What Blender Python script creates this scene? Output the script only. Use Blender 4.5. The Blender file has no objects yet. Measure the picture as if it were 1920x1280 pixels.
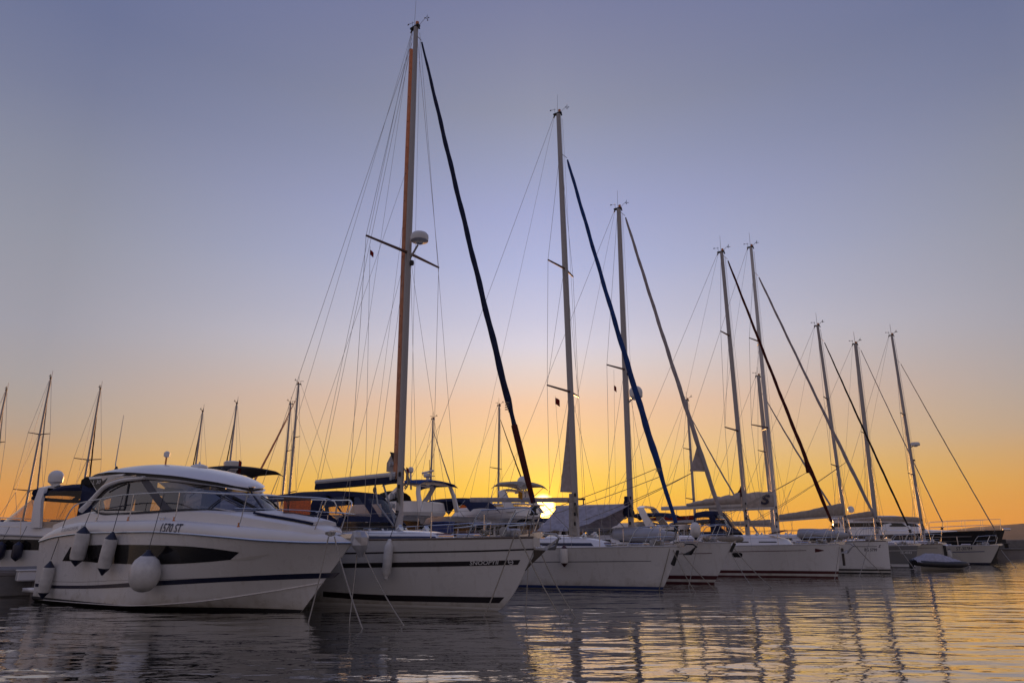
import bpy, math, random
import numpy as np
from mathutils import Vector, Matrix
random.seed(7)
C = bpy.context.scene.collection
R = math.radians
# ------------------------------------------------------------------ camera
F, CAMH = 1280.0, 1.45                      # focal length in photo pixels (24 mm on 36 mm), eye height above the water
PITCH = math.atan(375 / 1280)
cam = bpy.data.cameras.new('camera'); co = bpy.data.objects.new('camera', cam); C.objects.link(co)
cam.sensor_width = 36; cam.lens = 24; cam.clip_start = .1; cam.clip_end = 20000
co.location = (0, 0, CAMH); co.rotation_euler = (math.pi / 2 + PITCH, 0, 0)
sc = bpy.context.scene; sc.camera = co
sc.view_settings.view_transform = 'Standard'; sc.view_settings.look = 'None'
sc.view_settings.exposure = 0; sc.view_settings.gamma = 1
# ------------------------------------------------------------------ sky and sun
SUN_EL, SUN_AZ = R(2.75), R(2.55)           # azimuth measured from +Y towards +X
SUN = Vector((math.sin(SUN_AZ) * math.cos(SUN_EL), math.cos(SUN_AZ) * math.cos(SUN_EL), math.sin(SUN_EL)))
def lin(r, g, b):
    f = lambda c: (c / 255 / 12.92) if c <= 10 else ((c / 255 + .055) / 1.055) ** 2.4
    return (f(r), f(g), f(b), 1)
world = bpy.data.worlds.new('World'); sc.world = world; world.use_nodes = True
nt = world.node_tree; nt.nodes.clear()
def N(t, **k):
    n = nt.nodes.new(t)
    for a, b in k.items(): setattr(n, a, b)
    return n
def math_(op, a, b=None, clamp=False):
    n = N('ShaderNodeMath', operation=op); n.use_clamp = clamp
    for i, v in enumerate((a, b)):
        if v is None: continue
        if isinstance(v, (int, float)): n.inputs[i].default_value = v
        else: nt.links.new(v, n.inputs[i])
    return n.outputs[0]
tc = N('ShaderNodeTexCoord'); sep = N('ShaderNodeSeparateXYZ'); nt.links.new(tc.outputs['Generated'], sep.inputs[0])
el = math_('MULTIPLY', math_('ARCSINE', sep.outputs['Z']), 180 / math.pi / 90)          # elevation / 90 deg
flat = N('ShaderNodeCombineXYZ'); nt.links.new(sep.outputs['X'], flat.inputs[0]); nt.links.new(sep.outputs['Y'], flat.inputs[1])
nrm = N('ShaderNodeVectorMath', operation='NORMALIZE'); nt.links.new(flat.outputs[0], nrm.inputs[0])
dot = N('ShaderNodeVectorMath', operation='DOT_PRODUCT'); nt.links.new(nrm.outputs[0], dot.inputs[0]); dot.inputs[1].default_value = (math.sin(SUN_AZ), math.cos(SUN_AZ), 0)
az = math_('MULTIPLY', math_('ARCCOSINE', math_('MINIMUM', dot.outputs['Value'], .999999)), 180 / math.pi)   # degrees from the sun's azimuth
def ramp(stops):
    r = N('ShaderNodeValToRGB'); e = r.color_ramp.elements; r.color_ramp.interpolation = 'EASE' if False else 'LINEAR'
    stops = [(max(0, d / 90), c) for d, c in stops]
    e[0].position, e[0].color = stops[0][0], lin(*stops[0][1]); e[1].position, e[1].color = stops[-1][0], lin(*stops[-1][1])
    for p, c in stops[1:-1]:
        n = e.new(p); n.color = lin(*c)
    nt.links.new(el, r.inputs[0]); return r.outputs[0]
SKY_A = [(0, (255, 176, 34)), (2.5, (255, 192, 40)), (4, (255, 204, 62)), (5.2, (253, 205, 90)), (7, (252, 206, 128)), (9.2, (250, 203, 152)), (11, (246, 203, 168)), (12.7, (235, 208, 192)), (14.5, (226, 212, 211)),
         (16, (217, 211, 224)), (18.1, (202, 201, 224)), (22.5, (178, 184, 221)), (27, (163, 169, 209)), (31, (152, 158, 189)), (35, (143, 147, 169)), (39, (132, 136, 163)), (43, (121, 126, 159)), (60, (103, 111, 156)), (90, (94, 105, 160))]
SKY_B = [(0, (226, 136, 40)), (2, (223, 146, 56)), (4, (212, 154, 85)), (5.7, (198, 157, 112)), (7.5, (181, 159, 140)), (9.2, (173, 160, 151)), (10.9, (167, 160, 160)), (14.5, (158, 157, 168)), (21, (146, 149, 164)),
         (26, (134, 139, 159)), (31, (118, 125, 153)), (36, (106, 115, 149)), (50, (99, 109, 155)), (90, (94, 105, 160))]
SKY_C = [(0, (144, 126, 119)), (6, (156, 139, 133)), (14, (162, 147, 147)), (25, (154, 147, 156)), (45, (126, 132, 166)), (90, (104, 116, 170))]
ra, rb, rc = ramp(SKY_A), ramp(SKY_B), ramp(SKY_C)
def maprange(v, a, b, smooth=True):
    m = N('ShaderNodeMapRange'); m.interpolation_type = 'SMOOTHSTEP' if smooth else 'LINEAR'; m.clamp = True
    m.inputs['From Min'].default_value = a; m.inputs['From Max'].default_value = b; nt.links.new(v, m.inputs['Value']); return m.outputs[0]
def mix(f, a, b, mode='MIX'):
    m = N('ShaderNodeMix'); m.data_type = 'RGBA'; m.blend_type = mode
    if isinstance(f, (int, float)): m.inputs['Factor'].default_value = f
    else: nt.links.new(f, m.inputs['Factor'])
    nt.links.new(a, m.inputs['A']); nt.links.new(b, m.inputs['B']); return m.outputs['Result']
f1 = math_('POWER', maprange(az, 0, 38, False), 1.1)
col = mix(f1, ra, rb); col = mix(maprange(az, 45, 115), col, rc)
d3 = N('ShaderNodeVectorMath', operation='DOT_PRODUCT'); nt.links.new(tc.outputs['Generated'], d3.inputs[0]); d3.inputs[1].default_value = SUN
ang = math_('MULTIPLY', math_('ARCCOSINE', math_('MINIMUM', d3.outputs['Value'], .9999999)), 180 / math.pi)
def glow(width, power, colour):
    g = math_('POWER', math.e, math_('MULTIPLY', math_('POWER', math_('DIVIDE', ang, width), power), -1))
    m = N('ShaderNodeMix'); m.data_type = 'RGBA'; m.blend_type = 'MIX'; nt.links.new(g, m.inputs['Factor'])
    m.inputs['A'].default_value = (0, 0, 0, 1); m.inputs['B'].default_value = colour; return m.outputs['Result']
for w, p, c in ((.90, 9, (12, 7.0, 1.6, 1)), (1.7, 1.3, (.7, .34, .05, 1)), (4.2, 1.3, (.15, .11, .01, 1))):
    col = mix(1.0, col, glow(w, p, c), 'ADD')
sky = N('ShaderNodeTexSky'); sky.sky_type = 'NISHITA'; sky.sun_disc = False; sky.sun_elevation = SUN_EL; sky.sun_rotation = SUN_AZ
bg = N('ShaderNodeBackground'); nt.links.new(col, bg.inputs['Color']); bg.inputs['Strength'].default_value = 1.0
bg2 = N('ShaderNodeBackground'); nt.links.new(sky.outputs[0], bg2.inputs['Color']); bg2.inputs['Strength'].default_value = .002
add = N('ShaderNodeAddShader'); nt.links.new(bg.outputs[0], add.inputs[0]); nt.links.new(bg2.outputs[0], add.inputs[1])
wo = N('ShaderNodeOutputWorld'); nt.links.new(add.outputs[0], wo.inputs['Surface'])
sl = bpy.data.lights.new('sun', 'SUN'); sl.energy = 2.8; sl.angle = R(.55); sl.color = (1, .46, .16)
so = bpy.data.objects.new('sun', sl); C.objects.link(so); so.rotation_euler = (-SUN).to_track_quat('-Z', 'Y').to_euler()
# ------------------------------------------------------------------ materials
def mat(name, rgb, rough=.4, metal=0, noise=0, scale=3, spec=.5, coat=0, bump=0, streak=None):
    m = bpy.data.materials.new(name); m.use_nodes = True; t = m.node_tree; b = t.nodes['Principled BSDF']
    b.inputs['Base Color'].default_value = (*rgb, 1); b.inputs['Roughness'].default_value = rough
    b.inputs['Metallic'].default_value = metal; b.inputs['Specular IOR Level'].default_value = spec; b.inputs['Coat Weight'].default_value = coat
    if noise or bump:
        tcn = t.nodes.new('ShaderNodeTexCoord'); n = t.nodes.new('ShaderNodeTexNoise'); n.inputs['Scale'].default_value = scale; n.inputs['Detail'].default_value = 6
        src = tcn.outputs['Object']
        if streak:
            mp = t.nodes.new('ShaderNodeMapping'); mp.inputs['Scale'].default_value = streak; t.links.new(src, mp.inputs[0]); src = mp.outputs[0]
        t.links.new(src, n.inputs['Vector'])
        if noise:
            r = t.nodes.new('ShaderNodeValToRGB'); r.color_ramp.elements[0].position = .3; r.color_ramp.elements[1].position = .72
            r.color_ramp.elements[0].color = (*[c * (1 - noise) for c in rgb], 1); r.color_ramp.elements[1].color = (*[min(1, c * (1 + noise * .5)) for c in rgb], 1)
            t.links.new(n.outputs['Fac'], r.inputs[0]); t.links.new(r.outputs[0], b.inputs['Base Color'])
        if bump:
            bp = t.nodes.new('ShaderNodeBump'); bp.inputs['Strength'].default_value = .6; bp.inputs['Distance'].default_value = bump
            t.links.new(n.outputs['Fac'], bp.inputs['Height']); t.links.new(bp.outputs[0], b.inputs['Normal'])
    return m
def glass(name, tint, gloss=.04):
    m = bpy.data.materials.new(name); m.use_nodes = True; t = m.node_tree; t.nodes.clear()
    o = t.nodes.new('ShaderNodeOutputMaterial'); tr = t.nodes.new('ShaderNodeBsdfTransparent'); tr.inputs[0].default_value = (*tint, 1)
    g = t.nodes.new('ShaderNodeBsdfGlossy'); g.inputs['Roughness'].default_value = .05; g.inputs[0].default_value = (.9, .9, .9, 1)
    lw = t.nodes.new('ShaderNodeLayerWeight'); lw.inputs[0].default_value = .5; pw = t.nodes.new('ShaderNodeMath'); pw.operation = 'POWER'; pw.inputs[1].default_value = 4.5; t.links.new(lw.outputs['Facing'], pw.inputs[0])
    fr = t.nodes.new('ShaderNodeMath'); fr.operation = 'MULTIPLY_ADD'; fr.inputs[1].default_value = .85; fr.inputs[2].default_value = gloss; t.links.new(pw.outputs[0], fr.inputs[0])
    mx = t.nodes.new('ShaderNodeMixShader'); t.links.new(fr.outputs[0], mx.inputs[0]); t.links.new(tr.outputs[0], mx.inputs[1]); t.links.new(g.outputs[0], mx.inputs[2])
    t.links.new(mx.outputs[0], o.inputs[0]); return m
def cloth(name, rgb, trans=.25, scale=6):
    m = mat(name, rgb, .8, noise=.3, scale=scale, spec=.2, bump=.02); t = m.node_tree; b = t.nodes['Principled BSDF']
    tl = t.nodes.new('ShaderNodeBsdfTranslucent'); tl.inputs[0].default_value = (*rgb, 1)
    mx = t.nodes.new('ShaderNodeMixShader'); mx.inputs[0].default_value = trans
    o = t.nodes['Material Output']; t.links.new(b.outputs[0], mx.inputs[1]); t.links.new(tl.outputs[0], mx.inputs[2]); t.links.new(mx.outputs[0], o.inputs[0])
    return m
def gelcoat(name, rgb, rough):
    m = mat(name, rgb, rough, noise=.05, scale=1.3, coat=.25, streak=(1, 1, .35)); t = m.node_tree; b = t.nodes['Principled BSDF']; L = t.links.new
    base = b.inputs['Base Color'].links[0].from_socket; tc_ = t.nodes.new('ShaderNodeTexCoord'); sp = t.nodes.new('ShaderNodeSeparateXYZ'); L(tc_.outputs['Object'], sp.inputs[0])
    mp = t.nodes.new('ShaderNodeMapping'); mp.inputs['Scale'].default_value = (5, 5, .35); L(tc_.outputs['Object'], mp.inputs[0]); n = t.nodes.new('ShaderNodeTexNoise'); n.inputs['Scale'].default_value = 1.6; n.inputs['Detail'].default_value = 5; L(mp.outputs[0], n.inputs['Vector'])
    st = t.nodes.new('ShaderNodeMapRange'); st.inputs['From Min'].default_value = .56; st.inputs['From Max'].default_value = .80; st.inputs['To Max'].default_value = .30; L(n.outputs['Fac'], st.inputs[0])
    n2 = t.nodes.new('ShaderNodeTexNoise'); n2.inputs['Scale'].default_value = 3.5; n2.inputs['Detail'].default_value = 6; L(tc_.outputs['Object'], n2.inputs['Vector'])
    h = t.nodes.new('ShaderNodeMath'); h.operation = 'MULTIPLY_ADD'; h.inputs[1].default_value = .55; L(n2.outputs['Fac'], h.inputs[0]); L(sp.outputs['Z'], h.inputs[2])      # ragged scum line just above the water
    sc_ = t.nodes.new('ShaderNodeMapRange'); sc_.inputs['From Min'].default_value = .58; sc_.inputs['From Max'].default_value = .30; sc_.inputs['To Max'].default_value = .55; L(h.outputs[0], sc_.inputs[0])
    def mx(f, a, c):
        q = t.nodes.new('ShaderNodeMix'); q.data_type = 'RGBA'; L(f, q.inputs['Factor']); L(a, q.inputs['A']); q.inputs['B'].default_value = (*c, 1); return q.outputs['Result']
    L(mx(sc_.outputs[0], mx(st.outputs[0], base, (.42, .37, .30)), (.33, .29, .21)), b.inputs['Base Color'])
    r = t.nodes.new('ShaderNodeMapRange'); r.inputs['To Min'].default_value = rough - .08; r.inputs['To Max'].default_value = rough + .2; L(n2.outputs['Fac'], r.inputs[0]); L(r.outputs[0], b.inputs['Roughness'])
    return m
M = dict(
    hullgel=gelcoat('white_hull_gelcoat', (.72, .71, .70), .24),
    gel=mat('white_gelcoat', (.74, .73, .72), .22, noise=.06, scale=1.3, coat=.3, streak=(1, 1, .35)),
    gel2=mat('cream_gelcoat', (.62, .60, .56), .3, noise=.08, scale=1.5, coat=.2, streak=(1, 1, .35)),
    gelgrey=mat('grey_gelcoat', (.22, .22, .22), .25, noise=.08, scale=1.5, coat=.3),
    gelbeige=mat('beige_gelcoat', (.50, .47, .42), .3, noise=.08, scale=1.5, coat=.2),
    black=mat('black_paint', (.012, .012, .014), .3), antifoul=mat('dark_antifouling', (.015, .014, .016), .7, noise=.4),
    deck=mat('deck_nonskid', (.66, .66, .66), .55, noise=.08, scale=4), navy=mat('navy_stripe', (.012, .014, .04), .3),
    maroon=mat('maroon_stripe', (.07, .012, .015), .3), bluestripe=mat('blue_stripe', (.02, .04, .14), .3), dark=mat('dark_stripe', (.02, .016, .018), .3),
    teak=mat('teak_wood', (.15, .115, .09), .6, noise=.3, scale=10), darkwin=mat('dark_window', (.012, .011, .011), .08),
    alu=mat('mast_aluminium', (.38, .36, .35), .45, metal=.1, noise=.12, scale=3, streak=(1, 1, .1)), spar=mat('painted_spar', (.55, .54, .53), .35, noise=.1, streak=(1, 1, .2)),
    steel=mat('stainless_steel', (.62, .62, .63), .22, metal=1), wire=mat('rigging_wire', (.30, .30, .31), .4, metal=.3), sunsetspar=mat('sunset_tinted_spar', (.13, .065, .045), .4), rubber=mat('black_rubber', (.015, .015, .016), .6),  # spreader brown: low sun on aluminium, put into the base colour
    fender=mat('white_fender', (.66, .65, .63), .45, noise=.28, scale=4, bump=.004), navyplast=mat('navy_plastic', (.01, .012, .035), .4), brownplast=mat('brown_plastic', (.06, .02, .018), .4),
    rope=mat('mooring_rope', (.30, .27, .22), .9, noise=.3, scale=40), darkrope=mat('dark_rope', (.02, .02, .03), .9), galv=mat('galvanised_steel', (.42, .42, .43), .5, metal=.15, noise=.3, scale=12),
    navycloth=cloth('navy_canvas', (.016, .022, .060), .08), bluecloth=cloth('blue_canvas', (.02, .06, .22), .12), greycloth=cloth('grey_sailcloth', (.44, .43, .45), .35),
    whitecloth=cloth('white_sailcloth', (.52, .49, .46), .25), beigecloth=cloth('beige_canvas', (.42, .38, .33), .2), redcloth=cloth('red_canvas', (.20, .02, .016), .15), darkredcloth=cloth('dark_red_sail_cover', (.085, .014, .012), .1),
    orangecloth=cloth('sunglow_orange_sail_cover', (.66, .40, .26), .42), blackcloth=cloth('black_canvas', (.02, .02, .022), .05), tarp=cloth('pale_grey_tarpaulin', (.46, .45, .50), .2), silver=mat('silver_bag', (.42, .42, .44), .35, metal=.5, noise=.2, scale=8),
    glass=glass('tinted_glass', (.46, .46, .47), .16), vinyl=glass('clear_vinyl', (.74, .66, .58)), smoke=glass('smoked_acrylic', (.40, .24, .18)),
    letter=mat('dark_lettering', (.02, .022, .05), .4), whiteletter=mat('white_lettering', (.7, .7, .7), .4), greyletter=mat('grey_lettering', (.34, .33, .33), .4), redflag=cloth('red_flag', (.26, .025, .022), .3),
    yellowflag=cloth('yellow_flag', (.6, .33, .05), .5), redlight=mat('amber_lens_and_sun_tint', (.6, .2, .05), .2), radome=mat('radome_white', (.68, .68, .67), .35, noise=.05), concrete=mat('pier_concrete', (.17, .16, .15), .85, noise=.3, scale=2, bump=.02),
    bluebox=mat('blue_plastic', (.02, .04, .16), .5), rib=mat('dark_rubber_tube', (.03, .03, .034), .5, noise=.2), hyp=mat('grey_inflatable', (.33, .33, .35), .55, noise=.1), hill=mat('hill_scrub', (.11, .085, .05), 1, noise=.3, scale=.004), stone=mat('breakwater_stone', (.20, .18, .17), .9, noise=.35, scale=.6, bump=.05),
)
# ------------------------------------------------------------------ mesh helpers
class MB:
    def __init__(s): s.v = []; s.f = []; s.m = []; s.sm = []
    def add(s, V, Fs, m=0, smooth=True):
        o = len(s.v); s.v += [tuple(map(float, p)) for p in V]
        for f in Fs: s.f.append([i + o for i in f]); s.m.append(m); s.sm.append(smooth)
        return s
    def tube(s, pts, r, n=6, m=0, caps=True, ry=None):
        P = [Vector(p) for p in pts]; k = len(P); rs = list(r) if hasattr(r, '__len__') else [r] * k
        T = [(P[min(i + 1, k - 1)] - P[max(i - 1, 0)]).normalized() for i in range(k)]
        u = T[0].cross(Vector((0, 0, 1)));  u = T[0].cross(Vector((1, 0, 0))) if u.length < .15 else u
        u.normalize(); V = []
        for i in range(k):
            u = (u - T[i] * u.dot(T[i])).normalized(); w = T[i].cross(u)
            for j in range(n):
                a = 2 * math.pi * j / n + (math.pi / n if n == 4 else 0); V.append(P[i] + (u * math.cos(a) + w * math.sin(a)) * rs[i])
        Fs = [(i * n + j, i * n + (j + 1) % n, (i + 1) * n + (j + 1) % n, (i + 1) * n + j) for i in range(k - 1) for j in range(n)]
        if caps: Fs += [tuple(range(n))[::-1], tuple((k - 1) * n + j for j in range(n))]
        return s.add(V, Fs, m, n > 4)
    def loft(s, rings, m=0, caps=True, smooth=True, closed=True):
        n = len(rings[0]); V = [p for r in rings for p in r]; k = len(rings); e = n if closed else n - 1
        Fs = [(i * n + j, i * n + (j + 1) % n, (i + 1) * n + (j + 1) % n, (i + 1) * n + j) for i in range(k - 1) for j in range(e)]
        s.add(V, Fs, m, smooth)
        if caps: s.add(rings[0], [tuple(range(n))[::-1]], m, False); s.add(rings[-1], [tuple(range(n))], m, False)
        return s
    def grid(s, G, m=0, smooth=True): return s.loft(G, m, False, smooth, False)
    def sheet(s, G, th, m=0, smooth=True):                    # a grid with real thickness, along vector th
        H = [[Vector(p) + Vector(th) for p in r] for r in G]; a, b = len(G), len(G[0])
        s.grid(G, m, smooth); s.grid(H, m, smooth)
        ed = [(i, 0) for i in range(a)] + [(a - 1, j) for j in range(1, b)] + [(i, b - 1) for i in range(a - 2, -1, -1)] + [(0, j) for j in range(b - 2, -1, -1)]
        return s.grid([[G[i][j] for i, j in ed], [H[i][j] for i, j in ed]], m, False)
    def box(s, c, d, m=0, ch=.0, rot=None, smooth=False):
        V = []; hx, hy, hz = [q / 2 for q in d]; ch = min(ch, hx * .9, hy * .9, hz * .9); Mx = rot or Matrix.Identity(3); c = Vector(c)
        if ch <= 0:
            V = [c + Mx @ Vector((x * hx, y * hy, z * hz)) for z in (-1, 1) for y in (-1, 1) for x in (-1, 1)]
            return s.add(V, [(0, 2, 3, 1), (4, 5, 7, 6), (0, 1, 5, 4), (2, 6, 7, 3), (0, 4, 6, 2), (1, 3, 7, 5)], m, smooth)
        ring = lambda z, ins: [c + Mx @ Vector((x, y, z)) for x, y in ((hx - ins, -hy + ch + ins * 0), (hx - ins, hy - ch), (hx - ch, hy - ins), (-hx + ch, hy - ins), (-hx + ins, hy - ch), (-hx + ins, -hy + ch), (-hx + ch, -hy + ins), (hx - ch, -hy + ins))]
        return s.loft([ring(-hz, ch), ring(-hz + ch, 0), ring(hz - ch, 0), ring(hz, ch)], m, True, smooth)
    def lathe(s, prof, c=(0, 0, 0), axis=(0, 0, 1), n=16, m=0):
        ax = Vector(axis).normalized(); q = Vector((0, 0, 1)).rotation_difference(ax); c = Vector(c)
        rings = [[c + q @ Vector((max(r, 1e-4) * math.cos(2 * math.pi * j / n), max(r, 1e-4) * math.sin(2 * math.pi * j / n), z)) for j in range(n)] for r, z in prof]
        return s.loft(rings, m)
    def ell(s, c, r, n=14, m=0):
        k = 8; c = Vector(c)
        rings = [[c + Vector((r[0] * math.sin(t) * math.cos(2 * math.pi * j / n), r[1] * math.sin(t) * math.sin(2 * math.pi * j / n), -r[2] * math.cos(t))) for j in range(n)] for t in [math.pi * max(.01, min(.99, i / k)) for i in range(k + 1)]]
        return s.loft(rings, m)
    def prism(s, poly, d, m=0):
        d = Vector(d); A = [Vector(p) - d / 2 for p in poly]; B = [Vector(p) + d / 2 for p in poly]
        return s.loft([A, B], m, True, False)
    def build(s, name, mats, parent=None, flip=False):
        me = bpy.data.meshes.new(name); me.from_pydata(s.v, [], s.f)
        if not isinstance(mats, (list, tuple)): mats = [mats]
        for q in mats: me.materials.append(M[q] if isinstance(q, str) else q)
        me.polygons.foreach_set('material_index', s.m); me.polygons.foreach_set('use_smooth', s.sm)
        import bmesh; bm = bmesh.new(); bm.from_mesh(me); bmesh.ops.remove_doubles(bm, verts=bm.verts, dist=1e-5); bmesh.ops.recalc_face_normals(bm, faces=bm.faces)
        for e in bm.edges:
            if len(e.link_faces) == 2 and e.calc_face_angle(0) > R(38): e.smooth = False
        bm.to_mesh(me); bm.free(); me.update()
        o = bpy.data.objects.new(name, me); C.objects.link(o)
        if parent: o.parent = parent
        return o
def tag(o, label=None, cat=None, group=None, kind=None):
    if label: o['label'] = label
    if cat: o['category'] = cat
    if group: o['group'] = group
    if kind: o['kind'] = kind
    return o
def thing(name, label, cat, loc=(0, 0, 0), rz=0, group=None):
    o = bpy.data.objects.new(name, None); C.objects.link(o); o.location = loc; o.rotation_euler = (0, 0, rz); o.empty_display_size = .3
    return tag(o, label, cat, group)
def pchip(X, Y):
    X, Y = np.array(X, float), np.array(Y, float); h = np.diff(X); d = np.diff(Y) / h; m = np.zeros(len(X)); m[0], m[-1] = d[0], d[-1]
    for i in range(1, len(X) - 1):
        if d[i - 1] * d[i] > 0:
            a, b = 2 * h[i] + h[i - 1], h[i] + 2 * h[i - 1]; m[i] = (a + b) / (a / d[i - 1] + b / d[i])
    def f(x):
        x = min(max(x, X[0]), X[-1]); i = min(max(int(np.searchsorted(X, x)) - 1, 0), len(X) - 2); t = (x - X[i]) / h[i]
        return float((1 + 2 * t) * (1 - t) ** 2 * Y[i] + t * (1 - t) ** 2 * h[i] * m[i] + t * t * (3 - 2 * t) * Y[i + 1] + t * t * (t - 1) * h[i] * m[i + 1])
    return f
def lerp(a, b, t): return tuple(x + (y - x) * t for x, y in zip(a, b))
def polyline(P, n):                                            # resample a 3-D polyline smoothly to n points
    P = [Vector(p) for p in P]; d = [0]
    for a, b in zip(P, P[1:]): d.append(d[-1] + (b - a).length)
    fs = [pchip(d, [p[k] for p in P]) for k in range(3)]
    return [Vector([f(d[-1] * i / (n - 1)) for f in fs]) for i in range(n)]
# ------------------------------------------------------------------ measured survey: a sight line from the camera met with a known plane
cP, sP = math.cos(PITCH), math.sin(PITCH)
def sight(px, py):
    x, y = (px - 960) / F, (640 - py) / F
    return np.array([x, cP - y * sP, sP + y * cP])
EYE = np.array([0, 0, CAMH])
def water_at(px, py, z=0):
    r = sight(px, py); return EYE + r * ((z - CAMH) / r[2])
def at_height(px, py, z): return water_at(px, py, z)
class Berth:                                                   # a boat's own frame: x forward, y to port, z up, origin at the stem on the waterline
    def __init__(s, o, a):
        s.o = np.array([o[0], o[1], 0.]); s.a = R(a); s.f = np.array([math.cos(s.a), -math.sin(s.a), 0]); s.p = np.array([math.sin(s.a), math.cos(s.a), 0])
        s.d = float(np.hypot(*s.o[:2]))
    def cp(s, px, py, v=0.):
        r = sight(px, py); t = ((s.o + s.p * v - EYE) @ s.p) / (r @ s.p); q = EYE + r * t - s.o
        return Vector((float(q @ s.f), v, float(q[2])))
    def on(s, hull, px, py, add=0.):
        v = 0.
        for _ in range(14):
            q = s.cp(px, py, v); v = .5 * v - .5 * (hull(q.x, q.z) + add)
        return s.cp(px, py, v)
    def w(s, q): return Vector(s.o + s.f * q[0] + s.p * q[1]) + Vector((0, 0, q[2]))
    def root(s, name, label, cat, group=None): return thing(name, label, cat, tuple(s.o), -s.a, group)
class Hull:
    def __init__(s, L, beam, ov, sheer, plan, g_bow=.45, g_mid=.92, zbot=-.45, chine=None, rake=.0, stem_pow=1.0, flare=1.6):
        s.L, s.B, s.ov, s.zbot, s.chine, s.rake, s.sp, s.flare = L, beam / 2, ov, zbot, chine, rake, stem_pow, flare
        s.sheer = pchip(*zip(*sheer)); s.plan = pchip(*zip(*plan)); s.g0 = pchip((0, .15, .45, 1), (g_bow, g_bow + (g_mid - g_bow) * .35, g_mid, g_mid * .97)); s.zb = s.sheer(0)
    def ub(s, z): return s.ov * (max(z, 0) / s.zb) ** s.sp if z >= 0 else z * 1.3
    def ut(s, z): return -(s.L - s.ov) + s.rake * z
    def tz(s, t, z):
        x = s.ub(z) - t * (s.ub(z) - s.ut(z)); zs = s.sheer(t); p = s.plan(t) * s.B; g0 = s.g0(t)
        zc = s.chine(t) if s.chine else 0.
        if z >= zc: g = g0 + (1 - g0) * (min(1, max(0, (z - zc) / (zs - zc)))) ** (1 / s.flare if s.chine is None and t > .5 else s.flare * .7)
        else: g = g0 * max(0, (z - s.zbot) / (zc - s.zbot)) ** (.8 if s.chine else .5)
        return x, p * g
    def __call__(s, x, z):
        u, v = s.ub(z), s.ut(z); return s.tz(min(1, max(0, (u - x) / (u - v))), z)[1]
    def sx(s, x): return s.sheer(min(1, max(0, (s.ov - x) / s.L)))
    def mesh(s, nt=56, nz=16, zlo=-.3):
        ts = [(i / (nt - 1)) ** 1.35 for i in range(nt)]; G = []
        for t in ts:
            zs = s.sheer(t); row = []
            zz = [zlo + (zs - zlo) * j / (nz - 1) for j in range(nz)]
            for z in zz[::-1]: x, h = s.tz(t, z); row.append((x, -h, z))
            for z in zz: x, h = s.tz(t, z); row.append((x, h, z))
            G.append(row)
        mb = MB().grid(G); e = G[-1]; n = len(e) // 2
        mb.grid([[e[i], e[-1 - i]] for i in range(n)], 0, False); mb.grid([[G[0][i], G[0][-1 - i]] for i in range(n)])
        return mb
    def strip(s, top, bot, n=40, off=.004, sides=(-1, 1)):     # a painted band that follows the hull, between two (x, z) lines
        ft = pchip(*zip(*sorted(top))); fb = pchip(*zip(*sorted(bot))); x0, x1 = min(p[0] for p in top), max(p[0] for p in top); b0, b1 = min(p[0] for p in bot), max(p[0] for p in bot)
        mb = MB()
        for sd in sides:
            G = []
            for i in range(n):
                t = i / (n - 1); xa, xb = x0 + (x1 - x0) * t, b0 + (b1 - b0) * t; za, zb = ft(xa), fb(xb); row = []
                for k in range(4):
                    x, z = xa + (xb - xa) * k / 3, za + (zb - za) * k / 3; row.append((x, sd * (s(x, z) + off), z))
                G.append(row)
            mb.grid(G)
        return mb
PLAN = [(0, .012), (.03, .12), (.08, .27), (.16, .48), (.28, .74), (.42, .93), (.56, 1), (.75, .97), (1, .80)]
def text_verts(body, shear=0., bold=0., fine=False):
    cu = bpy.data.curves.new('lettering', 'FONT'); cu.body = body; cu.size = 1; cu.shear = shear; cu.offset = bold; cu.resolution_u = 3
    o = bpy.data.objects.new('lettering', cu); C.objects.link(o); dg = bpy.context.evaluated_depsgraph_get(); dg.update()
    me = o.evaluated_get(dg).to_mesh(); V = [tuple(v.co) for v in me.vertices]; Fs = [tuple(p.vertices) for p in me.polygons]
    if fine:                                                   # enough points to bend round a curved moulding
        import bmesh
        bm = bmesh.new(); bm.from_mesh(me); bmesh.ops.triangulate(bm, faces=bm.faces)
        for _ in range(4):
            e = [e for e in bm.edges if e.calc_length() > .09]
            if e: bmesh.ops.subdivide_edges(bm, edges=e, cuts=1); bmesh.ops.triangulate(bm, faces=bm.faces)
        bm.verts.index_update(); V = [tuple(v.co) for v in bm.verts]; Fs = [tuple(v.index for v in f.verts) for f in bm.faces]; bm.free()
    o.evaluated_get(dg).to_mesh_clear(); bpy.data.objects.remove(o); bpy.data.curves.remove(cu)
    xs = [v[0] for v in V]; ys = [v[1] for v in V]; x0, x1, y0, y1 = min(xs), max(xs), min(ys), max(ys)
    return [((v[0] - x0) / (x1 - x0), (v[1] - y0) / (y1 - y0)) for v in V], Fs
def lettering(body, surf, bl, br, tl, parent, m, shear=0., bold=0., off=.006):   # corners bl, br, tl are (x, z) on the side surface surf(x, z)
    V, Fs = text_verts(body, shear, bold, surf is mside if 'mside' in globals() else False); mb = MB(); P = []
    for a, b in V:
        x = bl[0] + (br[0] - bl[0]) * a + (tl[0] - bl[0]) * b; z = bl[1] + (br[1] - bl[1]) * a + (tl[1] - bl[1]) * b; P.append((x, -(surf(x, z) + off), z))
    mb.add(P, Fs, 0, False); return mb.build('lettering', m, parent)
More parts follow.
